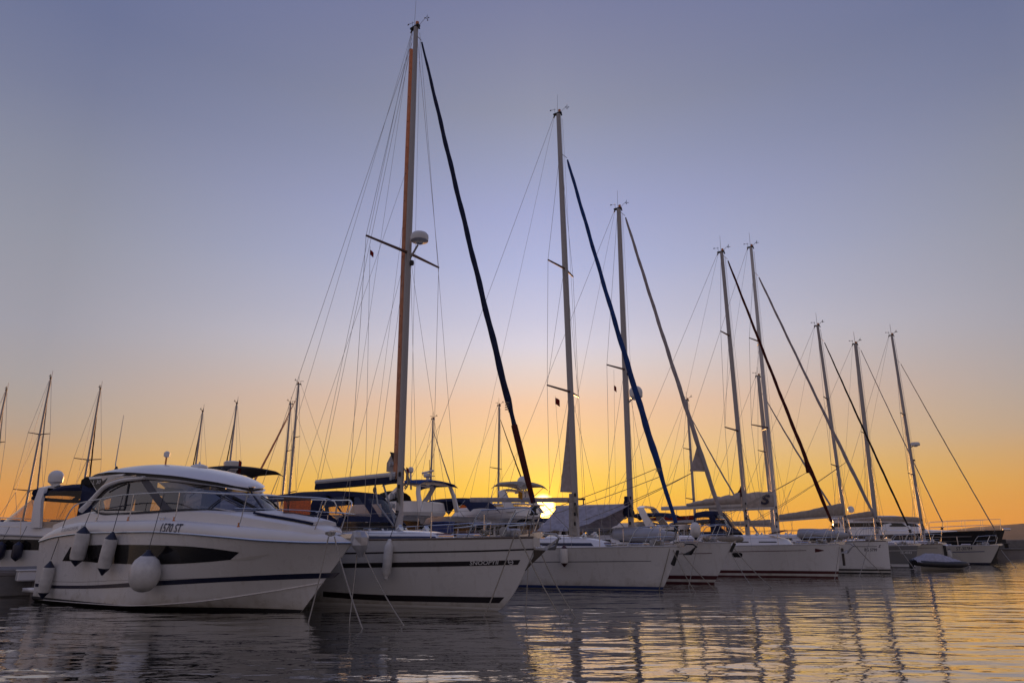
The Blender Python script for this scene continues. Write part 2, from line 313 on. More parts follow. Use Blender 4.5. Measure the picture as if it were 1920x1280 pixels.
def ring(x0, x1, w, z, n=44, e=4.5, wf=None):                  # superellipse plan of a deckhouse; wf = width of the forward end
    out = []; cx, hx = (x0 + x1) / 2, (x1 - x0) / 2
    for j in range(n):
        a = 2 * math.pi * j / n; c, s_ = math.cos(a), math.sin(a); X = math.copysign(abs(c) ** (2 / e), c); Y = math.copysign(abs(s_) ** (2 / e), s_)
        ww = w if wf is None else w + (wf - w) * max(0, X) ** 1.5
        out.append(Vector((cx + X * hx, Y * ww, z)))
    return out
def house(levels, parent, name, m, e=4.5, n=44): return MB().loft([ring(a, b, w, z, n, e, wf) for z, a, b, w, wf in levels]).build(name, m, parent)
def lev(levels, z):
    for A, B in zip(levels, levels[1:]):
        if A[0] <= z <= B[0]:
            t = (z - A[0]) / (B[0] - A[0]); return [p + (q - p) * t for p, q in zip(A, B)]
    return levels[-1]
def band(levels, z0, z1, j0, j1, parent, name, m, off=.006, e=4.5, n=44):        # a window band that hugs a deckhouse between two heights
    mb = MB(); rows = []
    for z in (z0, (z0 + z1) / 2, z1):
        _, a, b, w, wf = lev(levels, z); r = ring(a - off, b + off, w + off, z, n, e, wf + off); rows.append([r[j % n] for j in range(j0, j1 + 1)])
    return mb.grid(rows).build(name, m, parent)
def arc(p, q, bulge, n=9):
    p, q, b = Vector(p), Vector(q), Vector(bulge); return [p.lerp(q, i / (n - 1)) + b * (4 * (i / (n - 1)) * (1 - i / (n - 1))) for i in range(n)]
def bimini(x0, x1, w, z, parent, m, drop=.16, camber=.12, th=.03, name='bimini', legs=None, skew=0.):
    G = []
    for i in range(13):
        t = i / 12; x = x0 + (x1 - x0) * t; e = 4 * t * (1 - t); row = []
        for k in range(11):
            u = k / 5 - 1; row.append(Vector((x, u * w, z + skew * t + camber * (1 - u * u) - drop * (1 - e) ** 2.2 - (.10 if abs(u) > .99 else 0))))
        G.append(row)
    o = MB().sheet(G, (0, 0, -th)).build(name, m, parent)
    if legs is not None:
        for x in (x0 + .1 * (x1 - x0), x0 + .9 * (x1 - x0)):
            for sd in (-1, 1): MB().tube([(x, sd * (w - .04), z - .1 + skew * (x - x0) / (x1 - x0)), (legs + (x - legs) * .35, sd * w, z - 1.0)], .016).build('bimini_leg', 'steel', parent)
    return o
def wire(parent, name, pts, r, m='wire', n=4): return MB().tube(pts, r, n).build(name, m, parent)
def radar(parent, c, r=.3, h=.22, name='radar_dome'): return MB().lathe([(r * .35, -h * .75), (r * .5, -h * .55), (r * .96, -h * .45), (r, -h * .1), (r * .97, h * .2), (r * .8, h * .42), (.02, h * .5)], c, n=20).build(name, 'radome', parent)
def sat_dome(parent, c, r=.3): return MB().lathe([(r * .5, -r * 1.1), (r * .62, -r * .95), (r * .95, -r * .7), (r, 0), (r * .93, r * .4), (r * .72, r * .72), (r * .4, r * .93), (.01, r)], c, n=20).build('satellite_dome', 'radome', parent)
def sagline(p, q, sag, n=9): return arc(p, q, (0, 0, -sag), n)
# ------------------------------------------------------------------ water, hills, breakwater, pier
wm = bpy.data.materials.new('harbour_water'); wm.use_nodes = True; t = wm.node_tree; b = t.nodes['Principled BSDF']
b.inputs['Base Color'].default_value = (.010, .011, .012, 1); b.inputs['Roughness'].default_value = .03; b.inputs['IOR'].default_value = 1.4; b.inputs['Coat Weight'].default_value = 1; b.inputs['Coat Roughness'].default_value = .03; b.inputs['Coat IOR'].default_value = 1.6
def wn(parent_scale, scale, detail, rot=0.):
    tcn = t.nodes.new('ShaderNodeTexCoord'); mp = t.nodes.new('ShaderNodeMapping'); mp.inputs['Scale'].default_value = parent_scale; mp.inputs['Rotation'].default_value = (0, 0, rot)
    n = t.nodes.new('ShaderNodeTexNoise'); n.inputs['Scale'].default_value = scale; n.inputs['Detail'].default_value = detail; n.inputs['Roughness'].default_value = .5
    t.links.new(tcn.outputs['Object'], mp.inputs[0]); t.links.new(mp.outputs[0], n.inputs['Vector']); return n.outputs['Fac']
def wmul(a, k):
    n = t.nodes.new('ShaderNodeMath'); n.operation = 'MULTIPLY'; t.links.new(a, n.inputs[0])
    if isinstance(k, float): n.inputs[1].default_value = k
    else: t.links.new(k, n.inputs[1])
    return n.outputs[0]
def wadd(a, c):
    n = t.nodes.new('ShaderNodeMath'); n.operation = 'ADD'; t.links.new(a, n.inputs[0]); t.links.new(c, n.inputs[1]); return n.outputs[0]
calm = wn((.05, .09, 1), 1.0, 2)
cr = t.nodes.new('ShaderNodeMapRange'); cr.inputs['From Min'].default_value = .35; cr.inputs['From Max'].default_value = .65; cr.inputs['To Min'].default_value = .55; cr.inputs['To Max'].default_value = 1.25; t.links.new(calm, cr.inputs[0])
hgt = wadd(wadd(wmul(wn((.42, 1, 1), 1.15, 2, .12), .050), wmul(wn((.42, 1, 1), 3.0, 2, -.15), .015)), wmul(wn((.6, 1, 1), 8.0, 2, .1), .0034))
hgt = wmul(hgt, cr.outputs[0])
bp = t.nodes.new('ShaderNodeBump'); bp.inputs['Strength'].default_value = 1; bp.inputs['Distance'].default_value = 1.0
t.links.new(hgt, bp.inputs['Height']); t.links.new(bp.outputs[0], b.inputs['Normal']); t.links.new(bp.outputs[0], b.inputs['Coat Normal'])
MB().grid([[(x, y, 0) for x in (-9000, -300, 0, 300, 9000)] for y in (-3000, -50, 60, 400, 15000)]).build('water', wm)['kind'] = 'structure'
G = []
hp = pchip((-4600, -3000, -1200, 0, 900, 1500, 1950, 2300, 2600, 3000, 3600, 4600), (30, 40, 22, 18, 16, 18, 34, 62, 86, 108, 130, 140))
for i in range(91):
    x = -4600 + 9200 * i / 90; row = []
    for k, (dy, f) in enumerate(((0, -.02), (150, .3), (380, .72), (620, 1), (1100, .85), (1900, .2), (2300, -.02))): row.append((x, 3050 + dy + 120 * math.sin(x * .002), hp(x) * f * (1 + .06 * math.sin(x * .011 + k) + .04 * math.sin(x * .031 + 2 * k))))
    G.append(row)
MB().grid(G).build('hills', 'hill')['kind'] = 'structure'
# ------------------------------------------------------------------ sailing yachts
def rails(B, root, hull, x_from, x_to, n, h=.6, pulpit=True, wr=.006, open_bow=False):
    for sd in (-1, 1):
        tops = []
        for i in range(n):
            x = x_from + (x_to - x_from) * i / (n - 1); z = hull.sx(x); y = sd * (hull(x, z) - .05); tops.append((x, y, z + h))
            MB().tube([(x, y, z - .02), (x, y, z + h)], .0125, 6).build('stanchion', 'steel', root)
        if tops[0][0] < tops[-1][0]: tops = tops[::-1]
        xp = hull.ov - 1.45; zp = hull.sx(xp); yp = sd * (hull(xp, zp) - .05)
        for hh in (h, h * .5):
            P = [(xp, yp, zp + hh)] + [(a, b, c - h + hh) for a, b, c in tops]
            MB().tube(P, wr * .8, 4).build('lifeline', 'wire', root)
    if pulpit:
        mb = MB(); zt = hull.zb + h; x0 = hull.ov - 1.5
        def dk(x, sd): z = hull.sx(x); return Vector((x, sd * (hull(x, z) - .05), z))
        for sd in (-1, 1):
            a, b_ = dk(x0, sd), dk(x0 + .75, sd)
            mb.tube([a, a + Vector((.28, 0, h * .75)), a + Vector((.42, 0, h)), Vector((hull.ov - .45, sd * .24, zt + .03)), Vector((hull.ov - .12, sd * .16, zt + .02)), Vector((hull.ov - .02, sd * .13, zt - .08)), Vector((hull.ov - .22, sd * .08, hull.zb))], .0135, 6)
            mb.tube([b_, b_ + Vector((.32, -sd * .08, h + .01))], .0125, 6)
            mb.tube([a + Vector((.2, 0, h * .5)), Vector((hull.ov - .2, sd * .16, hull.zb + h * .5))], .0125, 6)
        if not open_bow: mb.tube([(hull.ov - .12, -.16, zt + .02), (hull.ov - .06, 0, zt + .025), (hull.ov - .12, .16, zt + .02)], .0135, 6)
        mb.build('pulpit', 'steel', root)
def anchor(root, x, z, m='galv', s=1., name='anchor'):
    mb = MB(); mb.tube([(x - .7 * s, 0, z + .10 * s), (x + .05 * s, 0, z + .06 * s), (x + .2 * s, 0, z - .05 * s)], [.03 * s, .035 * s, .03 * s], 6)
    for sd in (-1, 1): mb.loft([[(x + .18 * s, 0, z - .0 * s), (x + .12 * s, sd * .03, z - .10 * s), (x + .1 * s, 0, z - .04 * s)], [(x - .02 * s, sd * .16 * s, z - .18 * s), (x - .10 * s, sd * .20 * s, z - .34 * s), (x - .06 * s, sd * .1 * s, z - .24 * s)], [(x - .34 * s, sd * .05 * s, z - .30 * s), (x - .36 * s, sd * .06 * s, z - .34 * s), (x - .35 * s, sd * .03 * s, z - .33 * s)]])
    return mb.build(name, m, root)
def bow_roller(root, hull, m='steel'):
    mb = MB(); x, z = hull.ov, hull.zb
    for sd in (-1, 1): mb.prism([(x - .5, sd * .07, z + .0), (x + .14, sd * .07, z + .01), (x + .20, sd * .07, z + .07), (x + .1, sd * .07, z + .12), (x - .5, sd * .07, z + .05)], (0, .012, 0))
    mb.box((x - .2, 0, z - .0), (.62, .14, .02)); mb.lathe([(.05, -.055), (.03, -.02), (.03, .02), (.05, .055)], (x + .12, 0, z + .06), (0, 1, 0), 12)
    return mb.build('bow_roller', m, root)
def mast_unit(root, top, base, rx, ry, m, name='mast', taper=.8):
    rings = []
    for i in range(15):
        t = i / 14; p = Vector(base).lerp(Vector(top), t); k = 1 if t < .6 else 1 - (1 - taper) * (t - .6) / .4
        rings.append([p + Vector((rx * k * math.cos(a), ry * k * math.sin(a), 0)) for a in [2 * math.pi * j / 16 for j in range(16)]])
    return MB().loft(rings).build(name, m, root)
def masthead(mast, top, r, d, ant=.9, lamp=True, vane=True, flip=1):
    x, y, z = top; mb = MB(); r *= .75; flip *= .66
    mb.box((x - .04, y, z + .03), (.36, .12, .07), ch=.01)
    mb.tube([(x - .22, y, z - .1), (x - .16, y, z + .04)], .03, 6)
    mb.tube([(x + .15, y, z - .12), (x + .12, y, z + .03)], .03, 6)
    if vane:
        mb.tube([(x + .05, y + .05, z + .06), (x + .28 * flip, y + .1, z + .22), (x + .5 * flip, y + .15, z + .36)], r, 5); mb.tube([(x + .5 * flip, y + .15, z + .26), (x + .5 * flip, y + .15, z + .42)], r * 1.3, 5)
        for a in range(3): q = Vector((math.cos(a * 2.1), math.sin(a * 2.1), 0)) * .07; mb.tube([(x + .5 * flip, y + .15, z + .27), Vector((x + .5 * flip, y + .15, z + .27)) + q], r, 4); mb.ell(Vector((x + .5 * flip, y + .15, z + .27)) + q, (.022, .022, .022), 6)
        mb.tube([(x - .15, y, z + .05), (x - .18, y, z + .32)], r, 4); mb.tube([(x - .36, y, z + .30), (x - .12, y, z + .26)], r, 4); mb.ell((x - .36, y, z + .30), (.04, .010, .03), 6)
    mb.build('masthead_instruments', 'rubber', mast)
    if ant: MB().tube([(x - .02, y - .05, z), (x, y - .05, z + ant)], [r * 1.2, r * .8], 5).build('antenna', 'wire', mast)
    if lamp: MB().lathe([(.05, 0), (.06, .03), (.055, .11), (.01, .13)], (x + .05, y, z + .07), n=10).build('masthead_light', 'redlight', mast)
def sailboat(S):
    g = S.get; B = Berth(water_at(*S['wl']) if 'wl' in S else S['at'], g('a', 32.5)); D = B.d; root = B.root(S['name'], S['label'], 'sailboat', g('group'))
    q = B.cp(*S['bow']) if 'bow' in S else Vector((g('ov', .6), 0, g('zb', 1.3))); ov, zb = q.x, q.z; L, beam = S['L'], S['beam']
    hull = Hull(L, beam, ov, g('sheer') or [(0, zb), (.3, zb * .955), (.62, zb * .91), (1, zb * .93)], PLAN, g('g_bow', .42), .92, rake=g('rake', .25), stem_pow=g('stem_pow', .9))
    ho = hull.mesh().build('hull', g('hullmat', 'hullgel'), root); B.hull, B.root_o, B.ho = hull, root, ho; wr = .0034 + .00014 * D
    def belt(z0, z1, name, m, off=.005):
        mb = MB(); ts = [(i / 40) ** 1.3 for i in range(41)]
        for sd in (-1, 1): mb.grid([[(lambda xh: (xh[0] + (off if t == 0 else 0), sd * (xh[1] + off), z0 + (z1 - z0) * k / 3))(hull.tz(t, z0 + (z1 - z0) * k / 3)) for k in range(4)] for t in ts])
        return mb.build(name, m, ho)
    B.belt = belt; belt(g('af', .05), -.25, 'antifouling', g('afm', 'antifoul'))
    for z0, z1, m in g('belts', []): belt(z0, z1, 'boot_stripe', m)
    for tp, bt, m in g('stripes', []):
        f = lambda P: [(lambda v: (v.x, v.z))(B.on(hull, *p)) for p in P]; hull.strip(f(tp), f(bt)).build('stripe', m, ho)
    for body, bl, br, tl, m, sh, bold in g('texts', []):
        c = [(lambda v: (v.x, v.z))(B.on(hull, *p)) for p in (bl, br, tl)]; lettering(body, hull, c[0], c[1], c[2], ho, m, sh, bold)
    ts = [i / 30 for i in range(31)]; G = []
    for t in ts:
        z = hull.sheer(t); x, h = hull.tz(t, z); h = max(h - .02, .004); G.append([(x, u * h, z - .025 + .07 * (1 - u * u) * min(1, h)) for u in (-1, -.75, -.5, -.25, 0, .25, .5, .75, 1)])
    MB().grid(G).build('deck', g('deckmat', 'deck'), root)
    mb = MB()
    for sd in (-1, 1):
        P = []
        for t in ts: z = hull.sheer(t); x, h = hull.tz(t, z); P.append((x, sd * max(h - .01, 0), z + .012))
        mb.tube(P, .026, 6)
    mb.build('toe_rail', g('railmat', 'spar'), root)
    dz = lambda x: hull.sx(x)
    # coachroof
    if g('coach'):
        x0, x1, w, h = S['coach']; z = dz(x1) - .06; lv = [(z, x0, x1, w, w * .55), (z + h * .55 + .06, x0, x1 - .25, w * .97, w * .5), (z + h * .88 + .06, x0 + .05, x1 - .75, w * .90, w * .45), (z + h + .06, x0 + .15, x1 - 1.1, w * .72, w * .35)]
        c = house(lv, root, 'coachroof', g('coachmat', 'gel'), 5); B.lv = lv
        wm_ = g('winmat', 'darkwin'); wt = g('win', (.30, .50))
        for j0, j1 in g('winseg', ((24, 29), (30, 34), (35, 38))): band(lv, z + wt[0] * h + .04, z + wt[1] * h + .06, j0, j1, c, 'window', wm_, e=5)
        for j0, j1 in g('winseg', ((24, 29), (30, 34), (35, 38))): band(lv, z + wt[0] * h + .04, z + wt[1] * h + .06, 44 - j1, 44 - j0, c, 'window', wm_, e=5)
    # mast and rig
    top, base = (B.cp(*S['mast'][0]), B.cp(*S['mast'][1])) if 'mast' in S else (Vector((g('mx', -4.), 0, S['mh'])), Vector((g('mx', -4.) - .05, 0, 1.5)))
    dirv = (base - top).normalized(); base = base + dirv * ((base.z - (dz(base.x) + (S['coach'][3] if g('coach') and base.x < S['coach'][1] - .5 else 0) - .05)) / -dirv.z if dirv.z else 0)
    rx, ry = g('mr', (.105, .075)); mm = g('mastmat', 'alu'); mast = mast_unit(root, top, base, rx, ry, mm); B.top, B.base, B.mast = top, base, mast
    mp = lambda z: base.lerp(top, (z - base.z) / (top.z - base.z)); B.mp = mp
    masthead(mast, top, max(.007, .00035 * D), D, g('ant', .9), g('lamp', True))
    fst = None
    if g('fs'):
        (t1, b1, rad, fm) = S['fs']; a, b_ = (B.cp(*t1), B.cp(*b1)) if t1[0] != 'xz' else (Vector((t1[1], 0, t1[2])), Vector((b1[1], 0, b1[2]))); fst = a
        P = [a.lerp(b_, i / 24) + Vector((.10 * math.sin(math.pi * i / 24) * g('sag', 1) * -.6, 0, -.12 * math.sin(math.pi * i / 24) * g('sag', 1))) for i in range(25)]
        rr = pchip([p[0] for p in rad], [p[1] for p in rad]); PP = polyline(P, 90); ax_ = (PP[-1] - PP[0]).normalized(); u_ = ax_.cross(Vector((0, 1, 0))).normalized(); w_ = ax_.cross(u_)
        fo = MB().loft([[p + (u_ * math.cos(q) + w_ * math.sin(q)) * rr(i / 89) * (1 + .10 * math.sin(q - i * .55) + .05 * math.sin(i * 1.3)) for q in [2 * math.pi * j / 12 for j in range(12)]] for i, p in enumerate(PP)]).build('furled_sail', fm, root); B.fs = (a, b_, P, fo)
        tack = Vector((ov - .12, 0, zb + .05)); MB().tube([a + (a - b_).normalized() * .1, a.lerp(mp(min(top.z - .05, a.z + .45)), .9)], .012, 5).build('forestay', 'wire', root); MB().tube([b_, tack], .014, 5).build('forestay', 'wire', root)
        MB().lathe([(.03, -.02), (.09, -.02), (.1, .0), (.06, .03), (.06, .11), (.1, .13), (.09, .15), (.03, .15)], b_ + (tack - b_) * .35, (b_ - tack), 14).build('furling_drum', 'rubber', root)
        if g('clew'): # a corner of sail left out of the roll
            mb = MB(); tt, tb, ln, dn = S['clew']; k0 = P[int(24 * tt)]; k1 = P[int(24 * tb)]; mb.sheet([[k0, k0.lerp(k1, .5), k1], [k0 + Vector((-.01, 0, 0)), k0.lerp(k1, .5) + Vector((-ln * .5, 0.02, -dn * .5)), k1 + Vector((-ln, 0, -dn))]], (0, .02, 0)); mb.build('sail_clew', g('clewm', fm), fo)
    tips = {-1: [], 1: []}
    for l, r_, w in g('spr', []):
        if l is None: z = r_; xx = {-1: mp(z).x - .3, 1: mp(z).x - .3}
        else: a, b_ = B.cp(*l, -w), B.cp(*r_, w); z = (a.z + b_.z) / 2 + .05; sw = min(a.x - mp(z).x, 0) * .5 + min(b_.x - mp(z).x, 0) * .5; xx = {-1: mp(z).x + sw, 1: mp(z).x + sw}
        for sd in (-1, 1):
            tip = Vector((xx[sd], sd * w, z + .06)); tips[sd].append(tip); MB().tube([mp(z) + Vector((0, sd * ry * .8, 0)), tip], [.045, .030], 8).build('spreader', g('sprm', 'sunsetspar'), mast)
    for sd in (-1, 1):
        cx = base.x - .25; ch = Vector((cx, sd * (hull(cx, dz(cx)) - .08), dz(cx))); tp = top + Vector((-.03, sd * ry, -.15)) if not g('frac') else mp(fst.z + .2) + Vector((0, sd * ry, 0))
        tl = sorted(tips[sd], key=lambda v: -v.z); wire(root, 'shroud', [tp] + tl + [ch], wr)
        for k, tpp in enumerate(tl): wire(root, 'shroud', [mp(tpp.z - .1) + Vector((0, sd * ry, 0)), (tl[k + 1] if k + 1 < len(tl) else ch + Vector((-.5, 0, 0)))], wr * .85)
        if tl: wire(root, 'shroud', [mp(tl[-1].z - .15) + Vector((0, sd * ry, 0)), ch + Vector((.75, 0, 0))], wr * .85)
        wire(root, 'halyard', [mp(top.z - .25) + Vector((rx + .04, sd * .05, 0)), mp(base.z + 1.2) + Vector((rx + .05 + .05 * (sd + 1), sd * .09, 0))], wr * .7)
    st = Vector((g('bsx', -(L - ov) + .15), 0, dz(g('bsx', -(L - ov)))))
    if g('split', True):
        j = top.lerp(st, g('split_at', .72)); wire(root, 'backstay', [top + Vector((-.2, 0, 0)), j], wr)
        for sd in (-1, 1): wire(root, 'backstay', [j, st + Vector((0, sd * beam * .33, 0))], wr)
    else: wire(root, 'backstay', [top + Vector((-.2, 0, 0)), st], wr)
    if g('boom'):
        t1, b1 = S['boom'][:2]; a, b_ = B.cp(*t1), B.cp(*b1); r0 = S['boom'][2]; B.boom = (a, b_)
        rings = [[p + Vector((0, .6 * r0 * math.cos(q), r0 * math.sin(q))) for q in [2 * math.pi * j / 12 for j in range(12)]] for p in (a, a.lerp(b_, .5), b_)]
        B.bo = MB().loft(rings).build('boom', S['boom'][3], root)
        wire(root, 'topping_lift', [top + Vector((-.2, 0, -.1)), b_ + Vector((0, 0, r0))], wr * .7)
        wire(root, 'boom_vang', [a.lerp(b_, .25) - Vector((0, 0, r0)), base + Vector((-.15, 0, .2))], .02)
        wire(root, 'mainsheet', [a.lerp(b_, .8) - Vector((0, 0, r0)), (a.lerp(b_, .85).x, 0, dz(a.lerp(b_, .85).x) + .3)], .012)
    if g('rails', True): rails(B, root, hull, ov - 2.3, -(L - ov) + .4, max(3, int((L - 2.5) / 1.9)), .6, g('pulpit', True), wr + .002, g('open_bow', False))
    bow_roller(root, hull)
    return B
def stack(B, a, b, hs, w, name, m, root, n=14, wob=.02):        # a flaked mainsail or its cover lying along a boom from a to b, hs = heights along it
    hf = pchip([i / (len(hs) - 1) for i in range(len(hs))], hs); G = []
    for i in range(n + 1):
        t = i / n; p = a.lerp(b, t); h = hf(t); G.append([p + Vector((0, w * math.sin(q) * (1 if h > .1 else .6) * (1 + wob * math.sin(i * 1.7 + q)), h * (.5 - .5 * math.cos(q)) * (1 + wob * math.sin(i * 2.3)))) for q in [2 * math.pi * j / 14 for j in range(14)]])
    return MB().loft(G).build(name, m, root)
def sprayhood(root, x0, x1, w, z0, z1, m, win='vinyl', slope=.9, name='sprayhood', frac=.62):   # canvas hood: front windows rake from x1 up to x1-slope, top runs back to x0
    up = []; n = 15
    def hoop(x, z, ww): return [Vector((x, -ww, z0))] + [Vector((x, ww * math.copysign(min(1, abs(math.cos(math.pi * k / (n - 1)))) ** .45, -math.cos(math.pi * k / (n - 1))), z0 + (z - z0) * (max(0, math.sin(math.pi * k / (n - 1))) ** .38))) for k in range(1, n - 1)] + [Vector((x, ww, z0))]
    hoops = [hoop(x0, z1 - .06, w), hoop(x0 + (x1 - slope - x0) * .5, z1, w), hoop(x1 - slope, z1 - .03, w * .98)]
    fr = hoop(x1, z0 + .12, w * .9)
    # canvas: the top (middle part of each hoop) and a frame round the windows
    o = MB(); k0 = 2; o.sheet([[h[k] for k in range(k0, n - k0)] for h in hoops], (0, 0, -.02))
    front = [[hoops[2][k].lerp(fr[k], t) for k in range(n)] for t in (0, .18, .82, 1)]
    o.grid(front[0:2]); o.grid(front[2:4])
    for k in (0, 4, 7, 10, n - 2): o.grid([[r[k].lerp(r[k + 1], 0 if k != 7 else -.0) for r in front[1:3]], [r[k].lerp(r[k + 1], .45 if k not in (0, n - 2) else 1) for r in front[1:3]]])
    for sd in (0, 1):
        ks = (0, 1, 2) if sd == 0 else (n - 3, n - 2, n - 1)
        o.grid([[hoops[0][k], hoops[0][k].lerp(hoops[1][k], .14)] for k in ks]); o.grid([[hoops[1][k].lerp(hoops[2][k], .8), hoops[2][k]] for k in ks]); kk = ks[0] if sd == 0 else ks[-1]
        o.grid([[h[kk] for h in hoops], [h[kk] + Vector((0, 0, .16)) for h in hoops]])
    c = o.build(name, m, root)
    wv = MB(); wv.grid([[p + Vector((-.006, 0, 0)) for p in r] for r in front[1:3]]); wv.build('window', win, c)
    for ks in ((0, 1, 2), (n - 3, n - 2, n - 1)): MB().grid([[h[k] * 1.0 + Vector((0, -.004 if h[k].y > 0 else .004, 0)) for k in ks] for h in hoops]).build('window', win, c)
    return c
def fender(name, label, top, L, r, tilt=(0, 0), body='fender', cap='navyplast', line=None, group=None, kind='cyl'):
    o = thing(name, label, 'fender', tuple(top), 0, group); T = Vector((tilt[0], tilt[1], -1)).normalized(); n = 18
    if kind == 'cyl':
        MB().lathe([(r * .9, L * .17), (r, L * .24), (r * 1.02, L * .5), (r, L * .76), (r * .9, L * .83)], (0, 0, 0), T, n).build('body', body, o)
        for s in (0, 1):
            pr = [(.018, 0), (.03, L * .02), (r * .35, L * .05), (r * .7, L * .12), (r * .91, L * .17)]
            MB().lathe(pr if s == 0 else [(a, L - b) for a, b in pr][::-1], (0, 0, 0), T, n).build('end_cap', cap, o)
    elif kind == 'plain':
        MB().lathe([(.02, 0), (.05, .02), (.05, .06), (r * .7, .1), (r, .17), (r, L - .17), (r * .7, L - .1), (.05, L - .06), (.05, L - .02), (.02, L)], (0, 0, 0), T, n).build('body', body, o)
    else:
        MB().lathe([(r * .44, L * .15), (r * .76, L * .25), (r * .95, L * .40), (r, L * .56), (r * .95, L * .72), (r * .78, L * .86), (r * .5, L * .955), (r * .22, L * .99), (.01, L)], (0, 0, 0), T, 26).build('body', body, o)
        MB().lathe([(.02, 0), (.04, L * .01), (r * .2, L * .06), (r * .44, L * .15)], (0, 0, 0), T, 20).build('end_cap', cap, o)
    if line: MB().tube(sagline((0, 0, .02), Vector(line) - Vector(top), .01), .008, 6).build('lanyard', 'darkrope', o)
    return o
def mooring(label, p, q, r, sag=.12, m='rope'):
    o = MB().tube(sagline(p, q, sag, 12), r, 6).build('mooring_line', m); return tag(o, label, 'mooring line', 'mooring lines running from the bows into the water')
def flag(label, p, w, h, m, skew=.3):
    G = [[Vector((0, 0, -h * k / 4)) + Vector((w * i / 5, .12 * w * math.sin(i * 1.4 + k * .8), -skew * w * (i / 5) ** 1.4)) for k in range(5)] for i in range(6)]
    o = MB().sheet(G, (0, .004, 0)).build('flag', m); o.location = tuple(p); return tag(o, label, 'flag')
# ------------------------------------------------------------------ the front row of sailing yachts, bows out
GR = 'sailing yachts moored side by side with their bows out'
b2 = sailboat(dict(name='sailing_yacht', group=GR, label='white yacht with SNOOPYII on a dark hull stripe, beside the motor cruiser', wl=(930, 1145), a=37.5, split_at=.03, bsx=-8.3, L=11.4, beam=3.3, bow=(1010, 1008), stem_pow=.62, g_bow=.5,
    sheer=[(0, 1.53), (.3, 1.485), (.6, 1.47), (1, 1.52)], belts=[(.0, .07, 'gel')], af=.0, railmat='teak',
    stripes=[([(640, 1055.5), (733, 1054), (860, 1052), (976, 1049)], [(640, 1064), (733, 1063), (860, 1061), (971, 1058)], 'dark'), ([(606, 1108), (733, 1115), (850, 1117.5), (946, 1119)], [(606, 1118), (733, 1126), (850, 1128.5), (936, 1130)], 'dark'),
             ([(640, 1035.5), (733, 1034), (900, 1031), (1002, 1027.5)], [(640, 1038.5), (733, 1037), (900, 1034), (1001, 1030.5)], 'dark')],
    texts=[('SNOOPYII', (881, 1059), (934, 1057.3), (882, 1051.2), 'whiteletter', 0, .015)], coach=(-6.6, -1.35, 1.05, .22), winmat='navy', win=(.05, .70), winseg=((24, 42),),
    mast=((780, 52), (748, 992)), mr=(.10, .08), fs=((791, 80), (1000, 942), [(0, .026), (.04, .035), (.3, .062), (.6, .068), (.83, .078), (.86, .05), (.9, .066), (1, .05)], 'navycloth'), sag=.3,
    spr=[((683, 455), (825, 502), 1.42)], ant=1.6, rails=True))
r = b2.root_o; t_, b_ = b2.top, b2.base
def emblem(B, px, py, rad, m):
    c = B.on(B.hull, px, py); mb = MB()
    V, Fs = [], []
    for j in range(24):
        a = 2 * math.pi * j / 24
        for q in (rad, rad * .72): x, z = c.x + q * math.cos(a), c.z + q * math.sin(a); V.append((x, -(B.hull(x, z) + .012), z))
    Fs = [(2 * j, (2 * j + 2) % 48, (2 * j + 3) % 48, 2 * j + 1) for j in range(24)]
    k = len(V)
    for x, z in ((-.72, -.14), (.72, -.14), (.72, .14), (-.72, .14)): X, Z = c.x + x * rad, c.z + z * rad; V.append((X, -(B.hull(X, Z) + .012), Z))
    mb.add(V, Fs + [(k, k + 1, k + 2, k + 3)], 0, False); mb.build('emblem', m, B.ho)
for q0, q1 in ((b2.top + Vector((-.2, 0, -.12)), (-7.0, -1.35, 1.6)), (b2.top + Vector((-.2, 0, -.12)), (-7.2, 1.3, 1.6)), (b2.mp(12.5), (-6.0, -1.45, 1.55)), (b2.mp(12.5), (-6.2, 1.45, 1.55)), (b2.top + Vector((.1, .08, -.2)), (-2.2, 1.2, 1.6))): wire(r, 'running_backstay', [q0, q1], .0045)
emblem(b2, 958, 1053, .055, 'whiteletter')
# mainsail furled behind the mast, orange-brown sleeve with the sun's glow through it put into the colour
P = [b2.mp(b_.z + 1.35 + (t_.z - .75 - b_.z - 1.35) * i / 30) + Vector((-.185, 0, 0)) for i in range(31)]
fm = MB().loft([[p + Vector((.085 * k * math.cos(a), .055 * math.sin(a), 0)) for a in [2 * math.pi * j / 14 for j in range(14)]] for i, p in enumerate(P) for k in [1 - .3 * max(0, (i - 22) / 8)]]).build('furled_mainsail', 'orangecloth', r)
mb = MB()
for i in range(2, 29, 2): mb.box(P[i] + Vector((.02, -.054, 0)), (.02, .012, .03))
mb.build('sleeve_button', 'rubber', fm)
z0 = b_.z + 1.3
cl = [b2.cp(736, 848), b2.cp(726, 868), b2.cp(725, 884), b2.cp(738, 886), b2.cp(742, 862)]
MB().prism(cl, (0, .03, 0)).build('sail_clew', 'whitecloth', r); MB().prism([b2.cp(732, 847), b2.cp(748, 850), b2.cp(748, 860), b2.cp(740, 868)], (0, .05, 0)).build('clew_block', 'rubber', r)
A, Bm = b2.cp(738, 895), b2.cp(594, 908)
for nm, z1, z2, m in (('boom', .015, .125, 'spar'), ('boom_cover', -.15, .013, 'navycloth')):
    MB().loft([[p + Vector((0, y * k, z)) for y, z in ((-.07, z1), (.07, z1), (.085 if z1 > 0 else .07, (z1 + z2) / 2), (.06, z2), (-.06, z2), (-.085 if z1 > 0 else -.07, (z1 + z2) / 2))] for p, k in ((A + Vector((.12, 0, .01)), 1), (A.lerp(Bm, .5), 1), (Bm, .95))]).build(nm, m, r)
